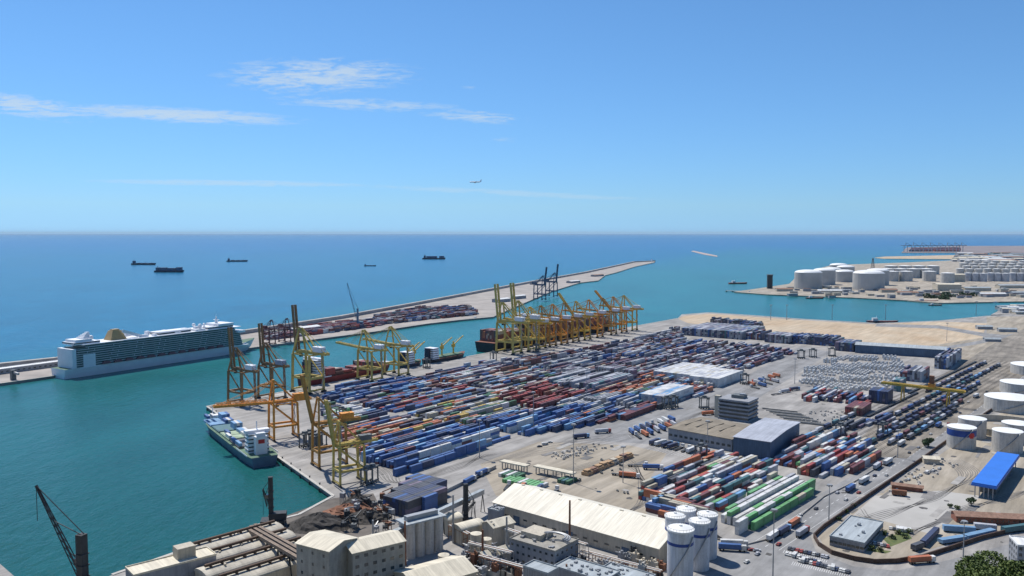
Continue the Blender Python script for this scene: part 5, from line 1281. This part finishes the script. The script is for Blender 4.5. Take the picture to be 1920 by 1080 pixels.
for n_, (c, k, i, j) in enumerate(tl):
    if n_ < 260: place(tcn, (c.x, c.y, 3.03+k*2.62), UA, 'white tank container, %s line %s bay, %s level, in the tank container yard' % (ORD[min(30,j+1)], ORD[min(30,i+1)], ['ground','second','third'][k]), 'white tank containers', first); first = False
    else:
        rest.tube((c + U*-2.9 + Vector((0,0,3.03+k*2.62+1.3))), (c + U*2.9 + Vector((0,0,3.03+k*2.62+1.3))), 1.15, n=8)
        for s_ in (-3, 3): rest.box(c.x+U.x*s_, c.y+U.y*s_, 3.03+k*2.62, .2, 2.5, 2.55, UA)
if rest.v: stuff(rest.build('tank_containers', MATS['paint_white']), 'remaining white tank containers at the back of the tank container yard', 'tank containers')
# spreader frames/flat racks near office (long low white lines)
random.seed(9)
for i in range(9):
    p0 = P(1462+i*7, 770+i*3.2); L = 34; b = MB(); b.box(0, 0, 0, L, 1.6, .9); b.box(0, 0, .9, L, .5, .3)
    o = tag(b.build('stacked_flat_rack', concrete_lt if i % 2 else cgrey), '%s flat rack from the left, behind the blue shed' % ORD[i+1], 'flat rack', 'flat racks behind the blue shed'); o.location = (p0.x, p0.y, 3.02); o.rotation_euler = (0, 0, UA-math.pi/2+R(6))
cb = MB(); cb.box(0, 0, 0, 1.8, 1.2, 1.1); cb.box(0, 0, 1.1, 1.2, .8, .3); cbo = cb.build('concrete_block', concrete_lt); tag(cbo, 'x', 'concrete block')
dbo = MB().box(0, 0, 0, 2.2, 1.3, 1.2).box(.6, 0, 1.2, .8, 1.1, .4).build('dark_block', cgrey); tag(dbo, 'x', 'concrete block')
fst = {0: True, 1: True}
def scatter(pgn, n, label, group, pr, key):
    pg_ = poly(pgn); xs = [q.x for q in pg_]; ys = [q.y for q in pg_]; k = 0
    while k < n:
        c = Vector((random.uniform(min(xs), max(xs)), random.uniform(min(ys), max(ys)), 3.03))
        if not inside(c, pg_): continue
        o = pr if fst[key] else pr.copy()
        if not fst[key]: COL.objects.link(o)
        fst[key] = False; o.location = c; o.rotation_euler = (0, 0, random.uniform(0, 3)); s_ = random.uniform(.7, 1.3); o.scale = (s_, s_, s_); o['label'] = label; o['group'] = group; k += 1
scatter([(1030,862),(1060,862),(1150,838),(1120,832),(1040,848)], 62, 'one of the small white blocks scattered above the timber stack', 'small white blocks in the lorry park', cbo, 0)
scatter([(1500,790),(1590,806),(1600,775),(1520,765)], 60, 'one of the small white blocks scattered behind the mixed block', 'small white blocks behind the mixed block', cbo, 0)
scatter([(1050,905),(1190,930),(1200,880),(1120,860)], 14, 'one of the small dark blocks lying in the lorry park', 'small dark blocks in the lorry park', dbo, 1)
scatter([(1640,920),(1700,930),(1800,870),(1760,860),(1700,890)], 40, 'one of the rubble blocks left of the blue canopy', 'rubble blocks by the blue canopy', cbo, 0)
# timber stack (long tan mound of bundles)
a, b_ = P(1096, 892), P(1182, 856); d = (b_-a).normalized(); t = thing('timber_stack', 'long tan stack of timber bundles in the lorry park', 'timber stack', ((a+b_)/2), math.atan2(d.y, d.x)); L = (b_-a).length
for k in range(9):
    x = -L/2 + L*(k+.5)/9; m_ = MB(); m_.box(x, 0, 0, L/9-.4, 6, random.uniform(2, 3)); m_.box(x, 0, 3.01, L/9-1.5, 4, random.uniform(.5, 1.4)); m_.build('bundle', [woodp, tile, cream][k % 3 if k % 2 else 0], t)
# bulk heaps and quay clutter
def heap(px, py, r, h, m, label, name='bulk_heap', seed=1):
    p = P(px, py); rnd = random.Random(seed); b = MB(); n, k = 26, 9; vs = [(0,0,h)]
    for j in range(1, k+1):
        for i in range(n):
            f = j/k; a = 2*math.pi*i/n; rr = r*f*(1+rnd.uniform(-.12,.12)); vs.append((rr*math.cos(a)*1.3, rr*math.sin(a), max(0, h*(1-f**1.3)) + (rnd.uniform(-.6,.6) if j < k else -.1)))
    fs = [(0, 1+i, 1+(i+1) % n) for i in range(n)]
    for j in range(k-1):
        for i in range(n): fs.append((1+j*n+i, 1+(j+1)*n+i, 1+(j+1)*n+(i+1) % n, 1+j*n+(i+1) % n))
    b._add(vs, fs); o = b.build(name, m); o.location = (p.x, p.y, 3); return tag(o, label, 'heap')
heap(600, 985, 15, 8, coal, 'large dark bulk heap behind the cream factory towers', seed=2)
heap(655, 962, 13, 6, rust, 'brown scrap heap at the foot of the yellow crane', seed=3)
heap(672, 948, 9, 8, coal, 'dark scrap heap beside the dark container block', 'scrap_heap', seed=4)
heap(690, 972, 11, 6, coal, 'low dark heap below the dark container block', 'scrap_heap', seed=6)
heap(570, 982, 6, 3, tile, 'small orange heap by the bulk quay edge', 'bulk_heap', seed=5)
random.seed(14)
for k in range(34):
    px = random.uniform(640, 735); py = random.uniform(935, 1000); p = P(px, py); t = thing('hopper', 'one of the dark hoppers and machines crowding the bulk yard', 'hopper', (p.x, p.y, 3.02), random.uniform(0,3), 'dark machines in the bulk yard'); b = MB(); h = random.uniform(3, 9)
    b.box(0, 0, h*.5, 3, 3, h*.4)
    for x in (-1.3, 1.3):
        for y in (-1.3, 1.3): b.beam((x, y, 0), (x, y, h*.5), .3)
    b.beam((0, 0, h), (random.uniform(3, 7), 0, h*random.uniform(.4, 1.5)), .6); b.build('frame', random.choice((darksteel, cgrey, rust, steel)), t)
for k in range(70):
    px = random.choice((random.uniform(870, 985), random.uniform(1060, 1240))); py = random.uniform(1040, 1088) if px < 1000 else random.uniform(1050, 1095)
    p = P(px, py); t = thing('plant_machinery', 'one of the machines crowding the plant yard at the bottom edge', 'machinery', (p.x, p.y, 3.02), R(random.choice((-38, 52))), 'machines in the bottom plant yard'); h = random.uniform(2, 7)
    b = MB(); b.box(0, 0, 0, random.uniform(2, 6), random.uniform(2, 3.5), h); b.box(.5, 0, h, 1.2, 1.2, random.uniform(.5, 2)); b.tube((-1, 0, h), (-1, random.uniform(3, 6), h), .3); b.cyl(-1, -.8, h, h+random.uniform(.5, 2.5), .5, 8); b.build('casing', random.choice((greyw, cream, rust, steel, darksteel, concrete_lt)), t)
for k, (p0, p1, z_) in enumerate([((880,1048),(960,1068),9),((900,1066),(985,1090),7),((1050,1040),(1100,1056),10),((1090,1050),(1240,1090),5),((740,1044),(800,1030),8),((845,1010),(880,1028),8),((940,1018),(975,1030),9)]):
    a, b_ = P(*p0), P(*p1); t = thing('pipe_rack', '%s steel pipe rack in the foreground plant, counting from the silo end' % ORD[[5,6,2,1,7,4,3][k]], 'pipe rack', (0,0,0)); d = (b_-a).normalized(); n = Vector((-d.y, d.x, 0)); f = MB(); m_ = int((b_-a).length/4)+1
    for i in range(m_+1):
        c = a.lerp(b_, i/m_)
        for s_ in (-1.6, 1.6): f.beam(c+n*s_, c+n*s_+Vector((0,0,z_)), .3)
        for h in (z_*.55, z_): f.beam(c-n*1.6+Vector((0,0,h)), c+n*1.6+Vector((0,0,h)), .25)
    for s_ in (-1.6, 1.6): f.beam(a+n*s_+Vector((0,0,z_)), b_+n*s_+Vector((0,0,z_)), .25)
    f.build('frame', rust if k % 2 else steel, t)
    for i, o in enumerate((-1.1, -.4, .3, 1.0)): MB().tube(a+n*o+Vector((0,0,z_+.45)), b_+n*o+Vector((0,0,z_+.45)), .26).build('pipe', [steel, cream, rust, tankw][i], t)
for k, (px, py) in enumerate([(700,1042),(760,1060),(850,1018),(905,1062),(950,1050),(1068,1030)]):
    p = P(px, py); t = thing('chimney', '%s thin dark chimney from left among the foreground plant' % ORD[k+1], 'chimney', (p.x, p.y, 3), 0, 'thin chimneys of the foreground plant'); MB().cyl(0, 0, 0, 20+k%3*4, .7, 10, r2=.5).build('stack', rust if k % 2 else steel, t)
# cruise quay sheds and quayside things
a, b_ = P(0, 702), P(110, 687)
bld('cruise_shed', 'long pale quay building left of the cruise ship stern', 'building', (a+b_)/2 - Vector((8,0,0)), math.atan2(b_.y-a.y, b_.x-a.x), 150, 14, 6, greyw, whiter, 'flat', windows=(1, 22, 3, 1.6, 'S'))
p = P(25, 712); t = thing('boarding_bridge', 'dark boarding gangway tower at the left edge of the cruise quay', 'gangway', (p.x, p.y, 3), ca); MB().box(0, 0, 0, 5, 5, 12).build('tower', cgrey, t); MB().beam((0, -3, 9), (0, -12, 8), 2.4).build('ramp', steel, t)
for px, py, L, W, H, lb in [(570,622,60,18,8,'pale shed on the outer terminal behind the yellow crane'), (940,566,50,22,8,'pale shed on the breakwater behind the raised pair'), (972,560,46,18,8,'second pale shed on the breakwater beside the navy cranes'), (1075,530,60,20,6,'low shed on the narrow part of the breakwater'), (1120,518,70,20,6,'low brown shed farthest out on the breakwater')]:
    bld('shed', lb, 'shed', P(px, py), R(52), L, W, H, greyw, whiter if px < 1100 else tile, 'gable', 2)
p = P(1222, 491); t = thing('beacon', 'small beacon at the very tip of the breakwater', 'lighthouse', (p.x, p.y, 3)); MB().cyl(0,0,0,14,2.5,10,r2=1.6).build('shaft', shipw, t); MB().cyl(0,0,14,17,2,10).build('lantern', redm, t)
# pale blue tarped wagons and dark coaches at right
def coach(p0, p1, label, m, w_=3.2, h_=3.6):
    a, b_ = P(*p0), P(*p1); d = (b_-a); t = thing('covered_wagon', label, 'railway wagon', (a+b_)/2, math.atan2(d.y, d.x)); L = d.length
    MB().box(0, 0, .9, L, w_, h_-.9).build('body', m, t); MB().box(0, 0, h_, L+.1, w_*.9, .3).build('roof', m, t); b = MB()
    for i in range(max(2, int(L/6))): b.box(-L/2+2+i*(L-4)/max(1, int(L/6)-1), 0, .2, 2, w_*.7, .7)
    b.build('bogies', tyre, t)
coach((1768,996), (1828,1000), 'pale blue covered wagon behind the others at right', lblue)
coach((1826,992), (1868,996), 'grey covered wagon beside the terracotta shed', MATS['paint_silver'])
coach((1762,1020), (1808,1013), 'light blue flat topped wagon left of two along the lower wall', lblue, 4, 2.6)
coach((1810,1012), (1862,1000), 'light blue flat topped wagon right of two along the lower wall', lblue, 4, 2.6)
coach((1712,1034), (1728,1028), 'dark wagon nearest the curved wall', MATS['paint_dark'])
coach((1730,1026), (1756,1000), 'dark wagon standing diagonal behind the lower blue ones', MATS['paint_navy'])
coach((1880,1000), (1925,994), 'teal covered wagon at the right edge', MATS['paint_teal'])
coach((1672,928), (1700,931), 'dark brown wagon beside the short tiled shed', rust)
# airliner
D = 2500; ax = (892-960)/F*D; az = EYE + (437-342)/F*D
t = thing('airliner', 'white airliner low in the sky above the breakwater', 'airplane', (ax, D, az), R(176))
b = MB(); prof = [(-18,.3),(-15,1.0),(-11,1.8),(-6,2.0),(12,2.0),(16,1.6),(18.5,.4)]; n = 12; vs = []
for x, r_ in prof: vs += [(x, r_*math.cos(2*math.pi*i/n), r_*math.sin(2*math.pi*i/n) + (.8 if x < -12 else 0)) for i in range(n)]
b._add(vs, [tuple(range(n-1,-1,-1)), tuple(range(len(vs)-n, len(vs)))] + [(j*n+i, j*n+(i+1) % n, (j+1)*n+(i+1) % n, (j+1)*n+i) for j in range(len(prof)-1) for i in range(n)]); b.build('fuselage', shipw, t, True)
for s_ in (-1, 1):
    b = MB(); b._add([(4,s_*1.5,-1),(-2.5,s_*1.5,-1),(-5.5,s_*17,1),(-3.8,s_*17,1),(4,s_*1.5,-.5),(-2.5,s_*1.5,-.5),(-5.5,s_*17,1.2),(-3.8,s_*17,1.2)], [(0,1,2,3),(7,6,5,4),(0,4,5,1),(1,5,6,2),(2,6,7,3),(3,7,4,0)]); b.build('wing', shipw, t)
    b = MB(); b.tube((4, s_*5.8, -1.8), (0, s_*5.8, -1.8), 1.1, n=12); b.build('engine', steel, t)
    b = MB(); b._add([(-13.5,s_*.5,1),(-17,s_*.5,1),(-18,s_*6,1.4),(-16.4,s_*6,1.4),(-13.5,s_*.5,1.3),(-17,s_*.5,1.3),(-18,s_*6,1.6),(-16.4,s_*6,1.6)], [(0,1,2,3),(7,6,5,4),(0,4,5,1),(1,5,6,2),(2,6,7,3),(3,7,4,0)]); b.build('tailplane', shipw, t)
b = MB(); b._add([(-12,-.15,1.5),(-17,-.15,1.5),(-19,-.15,7.5),(-16.5,-.15,7.5),(-12,.15,1.5),(-17,.15,1.5),(-19,.15,7.5),(-16.5,.15,7.5)], [(0,1,2,3),(7,6,5,4),(0,4,5,1),(1,5,6,2),(2,6,7,3),(3,7,4,0)]); b.build('tail_fin', shipw, t)
# ------------------------------------------------------------------ trees and shrubs
def tree(loc, r, h, label, name='tree', leaf=.5, n=2600, m=leafm, seed=1, group=None, cat='tree', flatten=.8):
    rnd = random.Random(seed); t = thing(name, label, cat, loc, 0, group)
    b = MB(); b.cyl(0, 0, -1, h*.55, r*.07+.1, 8, r2=r*.04+.05)
    lobes = []
    for k in range(9):
        a = rnd.uniform(0, 6.28); q = r*rnd.uniform(.2, .7); lobes.append((q*math.cos(a), q*math.sin(a), h - r*flatten + rnd.uniform(-.4, .45)*r*flatten, r*rnd.uniform(.32, .55)))
    for l in lobes: b.beam((0, 0, h*.4), l[:3], r*.03+.05)
    b.build('trunk', bark, t); c = MB()
    for i in range(n):
        l = rnd.choice(lobes); u, v_ = rnd.uniform(-1, 1), rnd.uniform(0, 6.28); s_ = math.sqrt(1-u*u); q = l[3]*rnd.uniform(.55, 1.08)**.6
        p_ = Vector((l[0]+q*s_*math.cos(v_), l[1]+q*s_*math.sin(v_), l[2]+q*u*flatten))
        a = Vector((rnd.gauss(0,1), rnd.gauss(0,1), rnd.gauss(0,.6))).normalized()*leaf; bb = a.orthogonal().normalized(); bb = (Matrix.Rotation(rnd.uniform(0, 6.28), 3, a) @ bb)*leaf*.6
        c._add([p_-a, p_+bb, p_+a, p_-bb], [(0,1,2,3)])
    c.build('crown', m, t)
def hz(x, y): return 2 + 161*min(1, max(0, (335-y)/315))**1.1 - abs(x)*.05*((335-y)/420)
for k, (px, py, D, r, lb) in enumerate([(1885,1094,105,4.6,'bright green leafy tree in the lower right corner'), (1935,1102,98,4.6,'leafy tree cut by the right edge beside the corner tree'), (1838,1118,104,3.0,'low leafy tree top at the bottom edge left of the corner tree')]):
    X = (px-960)/F*D; zt = EYE - (py-40-437)/F*D; g0 = hz(X, D); tree((X, D, g0), r, max(6, zt-g0), lb, leaf=.20, n=14000, seed=k+5, flatten=.75)
p = P(1741, 838); tree((p.x, p.y, 3), 5.5, 9, 'dark green tree beside the road wall above the cream hut', leaf=.7, n=900, m=leafd, seed=9)
p = P(1821, 948); tree((p.x, p.y, 3), 3.0, 6, 'small dark tree behind the terracotta shed', leaf=.5, n=500, m=leafd, seed=10)
for k, (px, py) in enumerate([(1660,1003),(1672,1010),(1684,1002),(1696,1008),(1705,1000),(1650,1034),(1636,1032),(1780,952),(1795,955),(1573,975),(1585,962),(1600,950)]):
    p = P(px, py); tree((p.x, p.y, 3), 2.2, 3.2, 'small green shrub, %s of those dotted about the grey hut yard' % ORD[k+1], 'shrub', .4, 220, leafd if k % 2 else leafm, 30+k, 'shrubs about the grey hut yard', 'shrub')
for k, (px, py) in enumerate([(1762,558),(1780,557),(1800,556),(1820,555),(1745,559),(1770,561)]):
    p = P(px, py); tree((p.x, p.y, 3), 18, 16, 'dark green tree clump, %s from left on the headland shore' % ORD[[2,4,5,6,1,3][k]], 'tree', 2.6, 400, leafd, 50+k, 'trees on the headland shore')
# ------------------------------------------------------------------ link the containers: the 290 that show largest one by one, the rest as one mass
def cbox(b, L, mi=0):
    b.box(0, 0, .02, L, WID, HGT-.04, m=mi)
    for x in (-L/2, L/2):
        for y in (-WID/2, WID/2): b.box(x, y, 0, .18, .18, HGT, m=mi)
    n = int(L/.9)
    for i in range(n):
        for y in (-1, 1): b.box(-L/2+.6+i*(L-1.2)/(n-1), y*(WID/2+.02), .2, .35, .06, HGT-.4, m=mi)
CB = {}; DM = {}
def proto_mesh(ck, L):
    if (ck, L) not in CB:
        b = MB(); cbox(b, L); me = bpy.data.meshes.new('body'); me.from_pydata(b.v, [], b.f); me.materials.append(MATS['paint_'+ck]); CB[(ck, L)] = me
        d = MB(); x = -L/2-.06
        for y in (-.6, .6): d.box(x, y, .15, .07, 1.12, HGT-.3)
        for y in (-.9, -.3, .3, .9): d.tube((x-.06, y, .2), (x-.06, y, HGT-.2), .035, n=6)
        me = bpy.data.meshes.new('door'); me.from_pydata(d.v, [], d.f); me.materials.append(MATS['paint_'+ck]); DM[(ck, L)] = me
    return CB[(ck, L)], DM[(ck, L)]
cand = [c for c in CONT if c['vis'] and c['d'] not in ('outer', 'far')]
def score(c):
    D = Vector(c['p']).length; return (1 if c['top'] else .55)*(c['L']/LEN40)**.5/D
cand.sort(key=score, reverse=True)
ok = []
for c in cand:
    x, y = pix(c['p'])
    if -10 < x < 1930 and y < 1085: ok.append(c)
    if len(ok) >= 290: break
ind = set(id(c) for c in ok)
LV = ['', 'bottom', 'second-tier', 'third-tier', 'fourth-tier', 'fifth-tier', 'sixth-tier']
for c in ok:
    half = ['', 'near-end ', 'far-end '][c['half']]
    lv = 'top' if c['top'] else LV[min(6, c['tier'])]
    lab = '%s %s%s container, %s back, %s row from right, %s' % (WORD[c['c']], half, lv, ORD[c['bay']], ORD[c['row']], c['d'])
    bo_ = bpy.data.objects.new('shipping_container', None); COL.objects.link(bo_); bo_.location = c['p']; bo_.rotation_euler = (0, 0, c['rz']); bo_['label'] = lab; bo_['category'] = 'container'; bo_['group'] = 'shipping containers'
    me, md = proto_mesh(c['c'], c['L'])
    o = bpy.data.objects.new('body', me); COL.objects.link(o); o.parent = bo_
    o = bpy.data.objects.new('door', md); COL.objects.link(o); o.parent = bo_
b = MB()
for c in CONT:
    if id(c) in ind: continue
    x, y, z = c['p']; b.box(x, y, z+.02, c['L'], WID if c['d'] != 'far' else 12, HGT-.05, c['rz'], m=CK.index(c['c']))
stuff(b.build('shipping_containers', CM), 'mass of stacked shipping containers filling the terminal yards and ship decks', 'containers')
print('containers', len(CONT), 'individual', len(ok), 'farthest', max(Vector(c['p']).length for c in ok))
for o in [o for o in bpy.data.objects if o.get('label') == 'x']: print('UNUSED', o.name)

# ------------------------------------------------------------------ sea air
if HAZE:
    hb_ = MB(); hb_.box(0, S/2-1000, -6, 2*S+200, S+2400, 346); ho = hb_.build('haze', [])
    hm_ = bpy.data.materials.new('sea_air'); hm_.use_nodes = True; t_ = hm_.node_tree; t_.nodes.clear()
    o_ = t_.nodes.new('ShaderNodeOutputMaterial'); pv = t_.nodes.new('ShaderNodeVolumePrincipled'); pv.inputs['Color'].default_value = (.66, .86, 1, 1); pv.inputs['Density'].default_value = HAZE
    pv.inputs['Anisotropy'].default_value = 0.0
    t_.links.new(pv.outputs[0], o_.inputs['Volume']); ho.data.materials.clear(); ho.data.materials.append(hm_); stuff(ho, 'thin blue sea haze filling the air over the port and the sea', 'haze')
